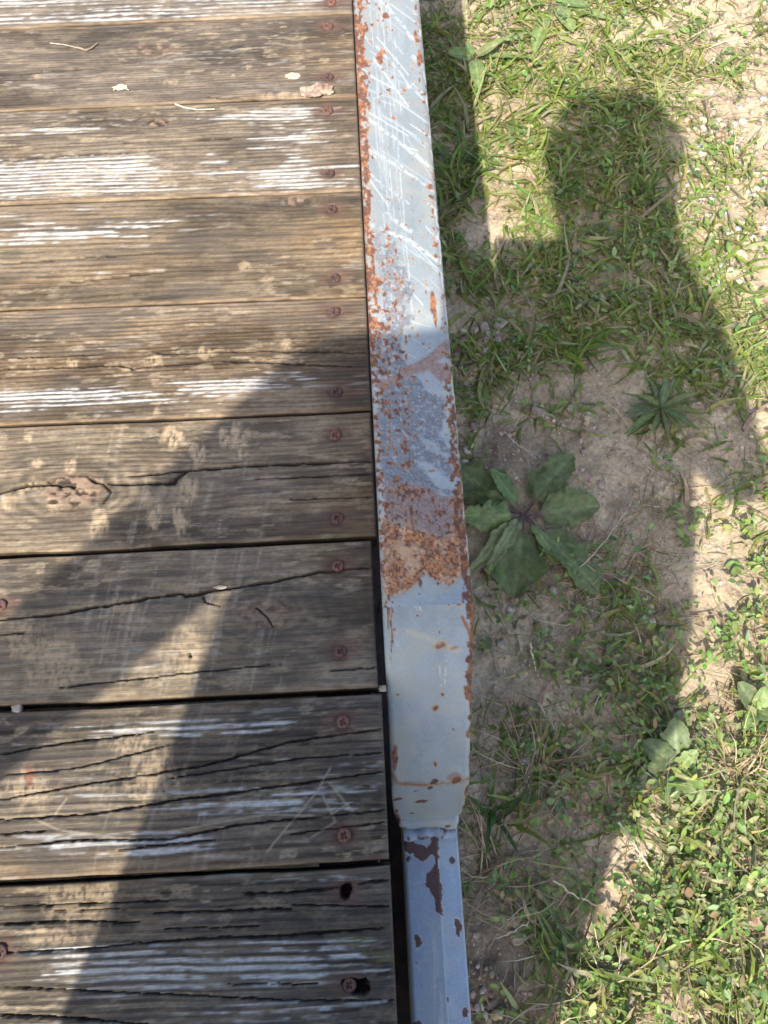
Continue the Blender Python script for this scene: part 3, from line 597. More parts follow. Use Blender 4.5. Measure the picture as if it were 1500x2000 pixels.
G_STRAW = np.array([[2,2,2,2,2,3,3],[2,3,3,3,3,4,4],[2,2,2,2,2,2,2],[2,2,2,2,2,2,2],[2,2,2,2,2,1,1],[2,2,2,2,2,1,1],[2,2,2,2,2,2,3],[2,2,2,2,2,3,5],[2,2,2,2,3,3,3],[2,2,2,3,4,3,3],
  [2,2,3,5,7,3,2],[2,2,3,5,7,3,2],[2,3,3,4,4,2,2],[3,4,4,3,3,3,4],[4,7,5,3,3,5,7],[5,7,4,3,3,5,7],[7,7,3,2,2,4,4],[7,6,3,3,4,4,4],[3,4,5,5,5,5,5],[1,3,6,6,5,5,5]], float) / 9
G_GRAV = np.array([[0,1,1,1,1,2,3],[0,1,1,1,1,3,4],[0,1,1,1,1,6,8],[0,2,1,1,1,7,9],[0,2,1,1,1,6,7],[1,2,1,1,1,3,4],[6,5,2,1,1,1,2],[4,4,3,3,2,1,2],[5,4,3,3,3,3,2],[5,3,2,2,2,2,2],
  [3,2,2,2,2,2,1],[3,2,2,2,2,3,1],[4,3,3,2,2,3,1],[3,2,2,1,1,2,1],[3,2,1,1,1,1,1],[3,2,1,1,1,1,1],[2,2,1,1,1,1,1],[3,2,1,1,1,1,1],[7,4,1,1,1,1,1],[9,5,1,1,1,1,1]], float) / 9
def density(M, x, y):
    px, py = photo_xy(np.stack([x, y, np.zeros_like(x)], -1))
    c = np.clip((px - 850) / 100, 0, 5.999); r = np.clip((py - 50) / 100, 0, 18.999)
    ci = c.astype(int); ri = r.astype(int); cf = c - ci; rf = r - ri
    d = (M[ri, ci] * (1 - cf) + M[ri, ci + 1] * cf) * (1 - rf) + (M[ri + 1, ci] * (1 - cf) + M[ri + 1, ci + 1] * cf) * rf
    clump = ss(.36, .62, fbm(x * 15, y * 15, 77, 4))
    return d * (.10 + .75 * d + 1.15 * clump)
AREA = (0.05, 1.75, -0.75, 2.3)
def scatter(n, M, seed, sharp=1.3):
    rng = np.random.default_rng(seed)
    x = rng.uniform(AREA[0], AREA[1], n * 3); y = rng.uniform(AREA[2], AREA[3], n * 3)
    keep = rng.random(n * 3) < density(M, x, y) ** sharp
    # thin out away from the part that is seen
    px, py = photo_xy(np.stack([x, y, np.zeros_like(x)], -1)); inside = (px < 1580) & (py > -80) & (py < 2100)
    keep &= inside | (rng.random(n * 3) < .45)
    return x[keep], y[keep], rng
BARE = [(at(px, py, 0)[:2], r) for px, py, r in ((1035, 1005, .055), (985, 420, .022), (1310, 790, .02), (1190, 830, .03), (1230, 950, .05), (1340, 1130, .035), (1320, 560, .02))]
def not_bare(x, y, soft=1.0):
    k = np.ones(len(x), bool)
    for c, r in BARE: k &= np.hypot(x - c[0], y - c[1]) > r * soft
    return k
def blades(x, y, rng, length, width, lean, bend, colors, K=5, tipdry=0.3):
    """ribbons with a lengthwise fold; returns verts, quads, colours"""
    n = len(x); az = rng.uniform(0, 2 * np.pi, n)
    L = length; t = np.linspace(0, 1, K)[None, :]
    el0 = lean                                                       # start elevation, radians
    el = el0[:, None] - bend[:, None] * t
    ds = L[:, None] / (K - 1)
    h = np.concatenate([np.zeros((n, 1)), np.cumsum(np.cos(el[:, :-1]) * ds, 1)], 1); z = np.concatenate([np.zeros((n, 1)), np.cumsum(np.sin(el[:, :-1]) * ds, 1)], 1)
    az2 = az[:, None] + rng.normal(0, .35, n)[:, None] * t ** 1.5
    cx = x[:, None] + h * np.cos(az2); cy = y[:, None] + h * np.sin(az2); z = np.maximum(z, .0015 + .002 * rng.random((n, 1)))
    cz = ground_z(cx, cy) * .9 + z
    wd = width[:, None] * (np.minimum(1, .55 + t * 2.2) * np.clip(1 - t ** 2.6, .04, 1)) * .5
    tw = rng.normal(0, .5, n)[:, None]
    sx_ = -np.sin(az2) * np.cos(tw); sy_ = np.cos(az2) * np.cos(tw); sz_ = np.sin(tw) + 0 * t
    fold = wd * .35
    V = np.stack([np.stack([cx - sx_ * wd, cy - sy_ * wd, cz - sz_ * wd + fold], -1), np.stack([cx, cy, cz], -1), np.stack([cx + sx_ * wd, cy + sy_ * wd, cz + sz_ * wd + fold], -1)], 2)
    c = colors[:, None, None, :] * np.array([1.06, .94, 1.06])[None, None, :, None] + np.zeros((n, K, 3, 1))
    dry = (np.clip((t - .75) * 4, 0, 1) * (rng.random(n) < tipdry)[:, None])[..., None, None]
    c = c * (1 - dry) + np.array([.30, .25, .12]) * dry
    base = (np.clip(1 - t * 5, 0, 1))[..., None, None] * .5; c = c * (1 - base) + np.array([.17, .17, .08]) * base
    f = grid_faces(K, 3)[None] + (np.arange(n) * K * 3)[:, None, None]
    return V.reshape(-1, 3), f.reshape(-1, 4), c.reshape(-1, 3)
def pick(rng, n, cols, jit=.2):
    cols = np.array(cols); c = cols[rng.integers(0, len(cols), n)]
    return c * (1 + jit * (rng.random((n, 1)) - .5) * 2) * (1 + .08 * rng.normal(0, 1, (n, 3)))
GREENS = [(.19, .255, .050), (.235, .29, .068), (.15, .215, .046), (.28, .30, .09), (.33, .33, .15), (.19, .27, .05), (.38, .34, .20)]
x, y, rng = scatter(40000, G_GRASS, 11, 2.0); k = not_bare(x, y); x, y = x[k], y[k]; n = len(x)
lean = np.clip(rng.normal(.42, .32, n), .03, 1.3); L = rng.gamma(4, .0072, n) + .010
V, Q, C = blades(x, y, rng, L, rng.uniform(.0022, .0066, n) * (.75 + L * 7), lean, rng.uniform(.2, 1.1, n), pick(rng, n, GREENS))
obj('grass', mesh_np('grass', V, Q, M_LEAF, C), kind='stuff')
x, y, rng = scatter(26000, G_STRAW, 12, 1.5); k = not_bare(x, y, .6); x, y = x[k], y[k]; n = len(x)
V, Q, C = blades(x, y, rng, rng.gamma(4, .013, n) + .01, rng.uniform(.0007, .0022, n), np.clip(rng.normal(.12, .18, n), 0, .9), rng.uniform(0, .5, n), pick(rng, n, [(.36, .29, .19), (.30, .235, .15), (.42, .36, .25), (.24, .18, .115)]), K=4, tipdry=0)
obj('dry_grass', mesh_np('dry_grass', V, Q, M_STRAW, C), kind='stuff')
def leaflets(x, y, z, az, el, L, W, cols, rng):
    """small oval leaves, folded along the midrib"""
    n = len(x); t = np.array([0, .25, .55, .82, 1.0]); wp = np.array([.12, .85, 1.0, .6, .04])
    cur = rng.uniform(-.2, .7, n)
    hx = t[None] * L[:, None]; zz = np.sin(el)[:, None] * hx - cur[:, None] * hx * t[None] * .6; hh = np.cos(el)[:, None] * hx
    cx = x[:, None] + hh * np.cos(az)[:, None]; cy = y[:, None] + hh * np.sin(az)[:, None]; cz = z[:, None] + zz
    wd = wp[None] * W[:, None] * .5; roll = rng.normal(0, .35, n)[:, None]
    sx_ = -np.sin(az)[:, None] * np.cos(roll); sy_ = np.cos(az)[:, None] * np.cos(roll); sz_ = np.sin(roll)
    V = np.stack([np.stack([cx - sx_ * wd, cy - sy_ * wd, cz - sz_ * wd + wd * .35], -1), np.stack([cx, cy, cz], -1), np.stack([cx + sx_ * wd, cy + sy_ * wd, cz + sz_ * wd + wd * .35], -1)], 2)
    c = cols[:, None, None, :] * np.array([1.0, 1.15, .95])[None, None, :, None] + np.zeros((n, 5, 3, 1))
    f = grid_faces(5, 3)[None] + (np.arange(n) * 15)[:, None, None]
    return V.reshape(-1, 3), f.reshape(-1, 4), c.reshape(-1, 3)
x, y, rng = scatter(5600, G_LEAF, 13, 1.4); k = not_bare(x, y); x, y = x[k], y[k]
SV, SQ, SC, LV = [], [], [], []
xs_, ys_, zs_, az_, el_, L_, W_ = [], [], [], [], [], [], []
ns = len(x); saz = rng.uniform(0, 2 * np.pi, ns); sl = rng.uniform(.025, .085, ns)
for j in range(9):                                                   # leaves alternate along each creeping stem
    on = (j / 9.0) * .085 < sl; t = np.minimum(1, (j + .5) / 9 * .085 / sl)
    for s in (-1, 1):
        m_ = on & (rng.random(ns) < .62); q = int(m_.sum())
        a_ = saz + .5 * np.sin(j * .7 + saz * 3); d = t * sl
        lx = x + d * np.cos(a_); ly = y + d * np.sin(a_)
        xs_.append(lx[m_]); ys_.append(ly[m_]); zs_.append((ground_z(lx, ly) * .9 + .004 + .030 * t * (.3 + .7 * np.sin(saz * 7) ** 2))[m_]); az_.append((a_ + s * rng.uniform(.5, 1.3, ns))[m_])
        el_.append(rng.normal(.25, .3, q)); lf = np.clip(rng.lognormal(-4.52, .34, q), .005, .021) * (1.1 - .3 * t[m_]); L_.append(lf); W_.append(lf * rng.uniform(.38, .62, q))
xs_, ys_, zs_, az_, el_, L_, W_ = [np.concatenate(a_) for a_ in (xs_, ys_, zs_, az_, el_, L_, W_)]
V, Q, C = leaflets(xs_, ys_, zs_, az_, el_, L_, W_, pick(rng, len(xs_), [(.17, .255, .07), (.20, .29, .08), (.14, .22, .07), (.24, .30, .10), (.20, .27, .12), (.31, .32, .15), (.30, .24, .13), (.16, .27, .06)], .3), rng)
obj('ground_cover', mesh_np('ground_cover', V, Q, M_LEAF, C), kind='stuff')
V, Q, C = blades(x, y, rng, sl, np.full(ns, .0013), np.full(ns, .35), np.full(ns, .35), pick(rng, ns, [(.12, .13, .05), (.16, .11, .06), (.2, .17, .1)]), K=5, tipdry=0)
obj('creeping_stems', mesh_np('creeping_stems', V, Q, M_LEAF, C), kind='stuff')

# ------------------------------------------------------------------ gravel and stones
def stone_base(seed, sub=2, squash=(1, .8, .55)):
    bm = bmesh.new(); bmesh.ops.create_icosphere(bm, subdivisions=sub, radius=1)
    v = np.array([q.co[:] for q in bm.verts]); f = np.array([[q.index for q in p.verts] for p in bm.faces]); bm.free()
    dsp = 1 + 1.1 * (fbm(v[:, 0] * 1.3 + seed * 3.7, v[:, 1] * 1.3 + v[:, 2] * 1.9, seed, 3) - .5)
    v = v * dsp[:, None]; v = np.clip(v, -.82, .78 + .1 * np.sin(seed))
    return v * np.array(squash), f
bases = [stone_base(s, 1) for s in range(6)]
x, y, rng = scatter(6000, G_GRAV, 14, 1.3); x2, y2, _ = scatter(9000, G_GRAV, 15, 2.6); n1_ = len(x); x = np.concatenate([x, x2]); y = np.concatenate([y, y2]); n = len(x); VV, QQ, CC = [], [], []; off = 0
szs = rng.lognormal(-5.75, .42, n); szs[n1_:] = rng.uniform(.0045, .0105, n - n1_); cols = pick(rng, n, [(.43, .35, .25), (.52, .45, .36), (.34, .27, .19), (.40, .37, .33), (.30, .24, .18)], .2)
for q in range(n):
    bv, bf = bases[q % 6]; a_ = rng.uniform(0, 6.28); ca, sa = math.cos(a_), math.sin(a_); s = min(szs[q], .0105)
    v = np.stack([(bv[:, 0] * ca - bv[:, 1] * sa) * s, (bv[:, 0] * sa + bv[:, 1] * ca) * s, bv[:, 2] * s], -1) + np.array([x[q], y[q], 0])
    VV.append(v); QQ.append(bf + off); off += len(v); CC.append(np.tile(cols[q], (len(v), 1)))
VV = np.concatenate(VV); cen = ground_z(x, y) + .15 * np.minimum(szs, .0105); VV[:, 2] += np.repeat(cen, len(bases[0][0]))
obj('gravel', mesh_np('gravel', VV, np.concatenate(QQ), M_SOIL, np.concatenate(CC)), kind='stuff')
rng = np.random.default_rng(61); n = 30000; x = rng.uniform(.06, 1.15, n); y = rng.uniform(-.4, 1.65, n); k = rng.random(n) < .25 + 1.2 * ss(.4, .65, fbm(x * 14, y * 14, 63, 3)); x, y = x[k], y[k]; n = len(x)
sz = np.clip(rng.lognormal(-6.35, .5, n), .0008, .0055); bi = rng.integers(0, 6, n); az = rng.uniform(0, 6.28, n); cols = pick(rng, n, [(.38, .305, .22), (.33, .26, .18), (.44, .36, .265), (.30, .235, .165)], .15)
Vb = np.stack([b[0] for b in bases])[bi] * sz[:, None, None]; ca, sa = np.cos(az)[:, None], np.sin(az)[:, None]
Vb = np.stack([Vb[..., 0] * ca - Vb[..., 1] * sa + x[:, None], Vb[..., 0] * sa + Vb[..., 1] * ca + y[:, None], Vb[..., 2] * 1.3 + (ground_z(x, y) + .15 * sz)[:, None]], -1)
Fb = bases[0][1][None] + (np.arange(n) * Vb.shape[1])[:, None, None]
obj('soil_crumbs', mesh_np('soil_crumbs', Vb.reshape(-1, 3), Fb.reshape(-1, 3), M_SOIL, np.repeat(cols, Vb.shape[1], 0), smooth=False), kind='stuff')
for (px, py, r, lab) in ((975, 635, 23, 'largest pale stone beside the rusted bar of the steel rail'), (945, 640, 17, 'smaller rounded stone left of the largest pale stone'), (1052, 800, 25, 'chalky cream stone alone on bare soil above the big plantain'),
                         (925, 645, 14, 'tan stone closest to the rail in the group of three'), (978, 1258, 11, 'bluish white stone on bare soil level with the sloping end plate'), (1400, 1385, 13, 'white stone in full sun between leafy weeds'), (1500, 290, 18, 'flat beige stone at the right edge in sunny gravel'),
                         (1008, 1830, 17, 'dusty grey stone half buried near the lower rail'), (1145, 1325, 10, 'small grey pebble in the shaded leafy weeds'), (1440, 300, 15, 'beige stone in sunny gravel left of the flat one'), (1175, 945, 13, 'dull stone lying on bare soil right of the lobed leaf')):
    P = at(px, py, .004); v, f = stone_base(px % 97, 3); s = r / F * 1.0
    me = mesh_np('stone', v * s, f, M_STONE); o = obj('stone', me); o.location = (P[0], P[1], ground_z(P[0:1], P[1:2])[0] + .25 * s); o.rotation_euler = (0, 0, px * .7)
    tag(o, lab, 'stone', 'loose stones on the bare soil')

# ------------------------------------------------------------------ weeds that stand out
def leaf_mesh(L, W, col, vein, rng, curl=.25, wav=.12, fold=.25, shape='ovate', nu=23, nv=11, stalk=.22, stalkcol=(.17, .11, .10), nick=0.1):
    t = np.linspace(0, 1, nu); s = np.linspace(-1, 1, nv)
    if shape == 'ovate': wp = np.where(t < stalk, .10, np.sin(np.clip((t - stalk) / (1 - stalk), 0, 1) ** .80 * np.pi) ** .52 + .02)
    else: wp = np.where(t < .1, .3, np.clip(1.15 - 1.1 * t ** 2.2, .03, 1) * np.minimum(1, .35 + t * 1.6))
    T, S = np.meshgrid(t, s, indexing='ij'); sd = int(rng.integers(1e6))
    edge = 1 + nick * (fbm(T * 11, np.sign(S) * 7 + 0 * T, sd, 3) - .5) * 2.6 * np.abs(S)
    wv = wp[:, None] * W * .5 * edge
    x = T * L; y = S * wv
    z = fold * np.abs(y) * (1 - .4 * T) + wav * W * (fbm(T * 3.3, S * 1.2 + sd % 7, sd + 1, 3) - .5) * np.minimum(1, wp[:, None]) * (.35 + np.abs(S)) - curl * L * T ** 2.2 + .35 * L * T * (1 - T) * max(0, curl)
    groove = np.exp(-(S / .12) ** 2); side = np.abs(((T - .9 * np.abs(S) * .35) * 6) % 1 - .5) < .09
    c = np.array(col)[None, None] * (.85 + .3 * fbm(T * 7, S * 4, sd + 2, 3))[..., None]
    vm = np.clip(groove * .8 + side * .22 * (np.abs(S) > .15), 0, 1)[..., None]; c = c * (1 - vm) + np.array(vein) * vm
    sm = ss(stalk + .1, stalk - .08, T)[..., None] if shape == 'ovate' else 0 * T[..., None]; c = c * (1 - sm) + np.array(stalkcol) * sm
    spots = ss(.70, .76, fbm(T * 14, S * 8, sd + 5, 2))[..., None] * .6; c = c * (1 - spots) + np.array([.28, .25, .14]) * spots
    return mesh_np('leaf', np.stack([x, y, z], -1).reshape(-1, 3), grid_faces(nu, nv), M_LEAF, c.reshape(-1, 3))
def weed(name, label, cat, cpx, leaves, seed, group=None, zb=.006, **kw):
    """leaves: (tip px, tip py, width px, colour, curl, lift)"""
    rng = np.random.default_rng(seed); c = at(*cpx, zb); gz = ground_z(c[0:1], c[1:2])[0]; c[2] = gz + zb
    root = empty(name, c, label, cat, group)
    for (tx, ty, w, col, curl, lift) in leaves:
        tp = at(tx, ty, .012 + lift); d = tp - c; Lh = math.hypot(d[0], d[1]); L = math.hypot(Lh, lift) * 1.04; W = w / F * 1.1
        vein = tuple(min(1, q * 1.55 + .02) for q in col)
        me = leaf_mesh(L, W, col, vein, rng, curl=curl, **kw); o = obj('leaf', me, root)
        o.rotation_euler = (rng.normal(0, .26), -math.atan2(lift + curl * L * .6, Lh), math.atan2(d[1], d[0])); o.location = (0, 0, rng.uniform(0, .006))
    return root
DG, MG, LG, YG = (.175, .225, .092), (.17, .25, .095), (.23, .31, .115), (.30, .34, .16)
weed('plantain_weed', 'big broad-leaved plantain with dark crinkled leaves and purple stalks on bare soil beside the rail', 'weed', (1022, 1008),
     [(1112, 885, 78, DG, .12, .015), (1170, 985, 72, DG, .15, .012), (1172, 1140, 82, DG, .2, .012), (1000, 1155, 92, DG, .2, .008), (915, 1010, 62, LG, .25, .03), (965, 915, 34, MG, .1, .03), (880, 905, 78, DG, .1, .010), (935, 1105, 40, YG, .3, .02), (957, 1098, 26, YG, .3, .025), (985, 1058, 28, YG, .2, .02), (1090, 1090, 26, LG, .2, .012), (905, 970, 60, DG, .15, .004)], 5, nick=.42, wav=.62, stalk=.24)
weed('plantain_weed', 'pale plantain with leaves spread flat in the sun at the top edge of the frame', 'weed', (1075, 8),
     [(1000, 18, 50, LG, .1, .008), (1120, 50, 44, LG, .2, .01), (1042, 85, 40, LG, .2, .01), (1150, 8, 34, MG, .1, .01), (1080, -60, 50, LG, .1, .01), (1200, 30, 22, LG, .1, .01)], 6, stalk=.2)
weed('broadleaf_weed', 'broadleaf weed half in the rail shade with upright oval leaves near the top', 'weed', (925, 118),
     [(970, 85, 38, YG, .1, .035), (880, 100, 36, LG, .2, .02), (935, 165, 36, LG, .2, .015), (1005, 62, 22, LG, .1, .02), (910, 80, 24, MG, .1, .02), (1030, 108, 26, LG, .1, .01)], 7, stalk=.15)
weed('broadleaf_weed', 'grey-green weed with a broad ragged leaf standing where shade meets sun', 'weed', (1322, 1500),
     [(1318, 1408, 52, (.15, .20, .09), .15, .03), (1262, 1452, 44, (.10, .14, .06), .2, .02), (1272, 1500, 38, (.10, .14, .06), .2, .015), (1370, 1565, 40, LG, .25, .02), (1310, 1565, 30, MG, .2, .02), (1240, 1530, 36, (.09, .12, .065), .2, .01), (1360, 1470, 30, LG, .2, .03)], 8, nick=.25, stalk=.1)
weed('broadleaf_weed', 'sunlit weed with one large dusty oval leaf at the right edge', 'weed', (1476, 1388),
     [(1452, 1335, 42, (.15, .19, .09), .15, .03), (1500, 1345, 36, LG, .2, .02), (1460, 1420, 26, LG, .2, .02), (1515, 1400, 34, LG, .2, .02)], 9, stalk=.1)
lv = []
rng = np.random.default_rng(15)
for k in range(22):
    a_ = k / 22 * 6.28 + rng.normal(0, .12); R = rng.uniform(45, 88); lv.append((1288 + R * 1.05 * math.cos(a_), 800 + R * .8 * math.sin(a_), rng.uniform(14, 22), (.12 * rng.uniform(.8, 1.4), .18 * rng.uniform(.8, 1.2), .07), .1, rng.uniform(.004, .03)))
weed('rosette_weed', 'star-shaped rosette of narrow dark green pointed leaves on the shaded soil', 'weed', (1288, 800), lv, 16, shape='lance', fold=.35, wav=.05)
def tuft(name, label, cat, cpx, n, Lr, Wr, cols, seed, leanr=(.2, .7), spread=.008, mat=M_LEAF, bend=(.1, .8)):
    rng = np.random.default_rng(seed); c = at(*cpx, 0.0); root = empty(name, (c[0], c[1], 0), label, cat)
    x = c[0] + rng.normal(0, spread, n); y = c[1] + rng.normal(0, spread, n)
    for q in range(n):
        V, Q, C = blades(x[q:q + 1], y[q:q + 1], rng, np.array([rng.uniform(*Lr)]), np.array([rng.uniform(*Wr)]), np.array([rng.uniform(*leanr)]), np.array([rng.uniform(*bend)]), pick(rng, 1, cols), K=7, tipdry=.25)
        V = V - np.array([c[0], c[1], 0]); obj('blade', mesh_np('blade', V, Q, mat, C), root)
    return root
ST = [(.40, .32, .20), (.33, .26, .15), (.46, .39, .27), (.26, .2, .12)]
tuft('dry_grass_tuft', 'straw-coloured dead grass tuft radiating on shaded soil beside the end plate', 'grass tuft', (1050, 1505), 48, (.05, .13), (.001, .0024), ST, 21, (.05, .5), .010, M_STRAW, (0, .3))
tuft('dry_grass_tuft', 'yellowing grass tuft fanned out in full sun at the right edge', 'grass tuft', (1440, 1510), 60, (.05, .12), (.0012, .003), ST + [(.2, .22, .06), (.24, .25, .08)], 22, (.15, .8), .012, M_STRAW, (.1, .6))
tuft('dry_grass_tuft', 'brown dead grass tuft lying on shaded soil right of the big plantain', 'grass tuft', (1215, 1080), 46, (.05, .11), (.0008, .002), ST, 23, (.02, .3), .022, M_STRAW, (0, .2))
tuft('dry_grass_tuft', 'flattened straw tuft on the soil next to the painted lower rail', 'grass tuft', (955, 1690), 50, (.06, .13), (.001, .0026), ST, 24, (.03, .4), .016, M_STRAW, (0, .3))
BG = [(.14, .225, .042), (.175, .25, .055), (.12, .20, .042)]
tuft('grass_tuft', 'bright green grass tuft with tall upright blades in the shadowed patch near the top', 'grass tuft', (1255, 385), 26, (.05, .10), (.0035, .006), BG, 25, (.7, 1.3), .010)
tuft('grass_tuft', 'grass tuft of wide lime blades catching the sun above the shadow', 'grass tuft', (1110, 205), 22, (.04, .08), (.004, .007), BG + [(.18, .24, .06)], 26, (.3, 1.0), .010)
tuft('grass_tuft', 'grass tuft of long green blades left of the sunny bare patch', 'grass tuft', (1095, 360), 18, (.05, .09), (.003, .0055), BG, 27, (.2, .9), .012)
tuft('grass_tuft', 'dark grass tuft close against the rail in deep shade', 'grass tuft', (900, 330), 24, (.05, .09), (.004, .007), [(.11, .18, .045), (.13, .20, .055)], 28, (.3, 1.0), .016)
tuft('grass_tuft', 'light green grass tuft fanned over soil in the middle of the shadow', 'grass tuft', (1135, 700), 20, (.05, .09), (.004, .0075), BG, 29, (.25, .8), .014)
tuft('grass_tuft', 'crabgrass tuft with arching blades along the lower edge of the photo', 'grass tuft', (1130, 1870), 30, (.06, .13), (.003, .0055), [(.12, .16, .05), (.15, .18, .07)], 30, (.1, .7), .014)
tuft('grass_tuft', 'small grass tuft with a few broad blades beside the steel end plate', 'grass tuft', (955, 1590), 9, (.04, .085), (.005, .010), [(.07, .12, .04), (.10, .17, .05)], 31, (.5, 1.2), .006)
# stalks and twigs
def tube_me(name, pts, r0, r1, mat, sides=6):
    pts = np.array(pts, float); n = len(pts); V = []
    for i_, p in enumerate(pts):
        d = pts[min(i_ + 1, n - 1)] - pts[max(i_ - 1, 0)]; d /= np.linalg.norm(d) + 1e-9
        a_ = np.cross(d, [0, 0, 1.0]); a_ = a_ / (np.linalg.norm(a_) + 1e-9) if np.linalg.norm(a_) > 1e-6 else np.array([1., 0, 0]); b_ = np.cross(d, a_)
        rr = r0 + (r1 - r0) * i_ / (n - 1)
        for k in range(sides + 1): V.append(p + rr * (math.cos(k / sides * 6.2832) * a_ + math.sin(k / sides * 6.2832) * b_))
    return mesh_np(name, V, grid_faces(n, sides + 1), mat)
M_STALK = noise_mat('pale_stalk', (.34, .28, .19), (.52, .46, .34), 150, .8, .3, .0004)
def stalk(name, label, cat, pts, r0, r1, mat, zs, group=None):
    P = np.array([at(px, py, z) for (px, py), z in zip(pts, zs)])
    P[:, 2] += ground_z(P[:, 0], P[:, 1]); t = np.linspace(0, 1, len(P)); tt = np.linspace(0, 1, 12)
    Q = np.stack([np.interp(tt, t, P[:, k]) for k in range(3)], -1); j = np.random.default_rng(int(pts[0][0])).normal(0, .0008, Q.shape); Q = Q + j
    o = obj(name, tube_me(name, Q - Q[0], r0, r1, mat)); o.location = Q[0]; tag(o, label, cat, group); return o
stalk('twig', 'thin dark twig lying upright in the frame on sunny gravel', 'twig', [(1378, 190), (1388, 250), (1396, 312)], .0022, .0013, M_TWIG, [.02, .012, .004])
stalk('dry_stalk', 'long pale straw stalk slanting over green leaves at the edge of the shadow', 'stalk', [(1208, 1602), (1240, 1655), (1272, 1700)], .0017, .001, M_STALK, [.05, .045, .03])
stalk('dry_stalk', 'branching grey seed stalk across the dark leaves near the bottom', 'stalk', [(1078, 1718), (1115, 1745), (1162, 1768)], .0013, .0009, M_STALK, [.04, .04, .03])
stalk('dry_stalk', 'thin bleached stalk pointing right from the rail near the bottom', 'stalk', [(968, 1832), (1005, 1812), (1032, 1800)], .0012, .0008, M_STALK, [.03, .035, .03])
stalk('dry_stalk', 'crooked tan root end on the soil right of the dark rosette', 'stalk', [(1448, 842), (1462, 815), (1490, 795), (1520, 785)], .0032, .0022, M_TWIG, [.012, .014, .012, .01])
stalk('dry_stalk', 'fine grey stalk crossing bare soil above the big plantain', 'stalk', [(985, 845), (1010, 870), (1048, 895)], .0009, .0006, M_STALK, [.02, .02, .012])
stalk('dry_stalk', 'bleached stalk running up right from the big plantain leaf', 'stalk', [(1132, 1110), (1180, 1060), (1235, 980)], .0011, .0007, M_STALK, [.012, .02, .02])
stalk('dry_stalk', 'pale broken stalk standing in the shade right of the rusty weld', 'stalk', [(1045, 1310), (1037, 1280), (1036, 1258)], .0012, .0016, M_STALK, [.01, .03, .05])
stalk('dry_stalk', 'straight tan stalk beside the shaded straw tuft', 'stalk', [(1048, 1372), (1066, 1400), (1086, 1432)], .0012, .0016, M_STALK, [.02, .03, .05])

# ------------------------------------------------------------------ bits lying on the boards
def crumple(name, label, cat, px, py, w, h, mat, seed, z=ZD, tall=.4, grp=None):
    c = at(px, py, z); sc = .7 / F * np.linalg.norm(c - _C) / .7
    a_ = np.linspace(-1, 1, 19); X, Y = np.meshgrid(a_, a_); R = np.hypot(X, Y); th = np.arctan2(Y, X)
    k = np.maximum(np.abs(X), np.abs(Y)) / np.maximum(R, 1e-6); X, Y = X * k * 1.0, Y * k
    edge = .62 + .75 * fbm(np.cos(th) * 1.8 + seed, np.sin(th) * 1.8, seed, 3); X, Y = X * edge, Y * edge
    Z = (fbm(X * 2.2 + seed, Y * 2.2, seed + 2, 3) - .2) * tall * (1.15 - .5 * R ** 2)
    V = np.stack([X * w * sc / 2, Y * h * sc / 2, np.maximum(Z, .02) * w * sc / 2 + .0008], -1).reshape(-1, 3)
    o = obj(name, mesh_np(name, V, grid_faces(19, 19), mat)); o.location = (c[0], c[1], z); return tag(o, label, cat, grp)
crumple('dead_leaf', 'crumpled brown dead leaf lying on the plank near the rail', 'leaf', 622, 180, 56, 30, M_DRYLEAF, 3, tall=.7)
crumple('wood_chip', 'pale flat wood chip on the second plank left of the dead leaf', 'wood chip', 571, 150, 24, 15, M_STALK, 5, tall=.25)
crumple('wood_chip', 'tiny cream wood chip lying just above the cracked plank split', 'wood chip', 430, 1148, 26, 7, M_STALK, 6, tall=.2)
crumple('wood_chip', 'small bleached wood chip beside the twig cluster on the second plank', 'wood chip', 236, 172, 22, 12, M_STALK, 8, tall=.5)
def bit(name, label, cat, pts, r, mat, z=ZD + .0018):
    P = np.array([at(px, py, z) for px, py in pts]); o = obj(name, tube_me(name, P - P[0], r, r * .6, mat)); o.location = P[0]; return tag(o, label, cat)
bit('twig', 'short forked twig piece on the second plank in the sun', 'twig', [(222, 176), (232, 166), (240, 170), (252, 176)], .0011, M_STALK)
bit('twig', 'small dark twig with a bent pale tip at the upper left of the deck', 'twig', [(150, 92), (168, 98), (178, 94), (190, 84)], .0014, M_TWIG)
bit('straw', 'thin straw stem lying left of the small dark twig', 'straw', [(98, 84), (125, 87), (150, 93)], .0006, M_STALK)
bit('splinter', 'curled sliver of wood lifting along the knot plank edge', 'splinter', [(342, 203), (360, 210), (385, 214), (420, 213)], .0010, M_STALK)
v, f = stone_base(11, 3); P = at(30, 1383, ZD)
o = obj('stone', mesh_np('stone', v * .0062, f, M_STONE)); o.location = (P[0], P[1], ZD - .004); tag(o, 'pale pebble wedged in the gap between two planks', 'stone')
v, f = stone_base(13, 3); P = at(747, 1343, ZD)
o = obj('stone', mesh_np('stone', v * .0042, f, M_STONE)); o.location = (P[0], P[1], ZD - .006); tag(o, 'tiny pale pebble stuck at a plank corner against the end plate', 'stone')

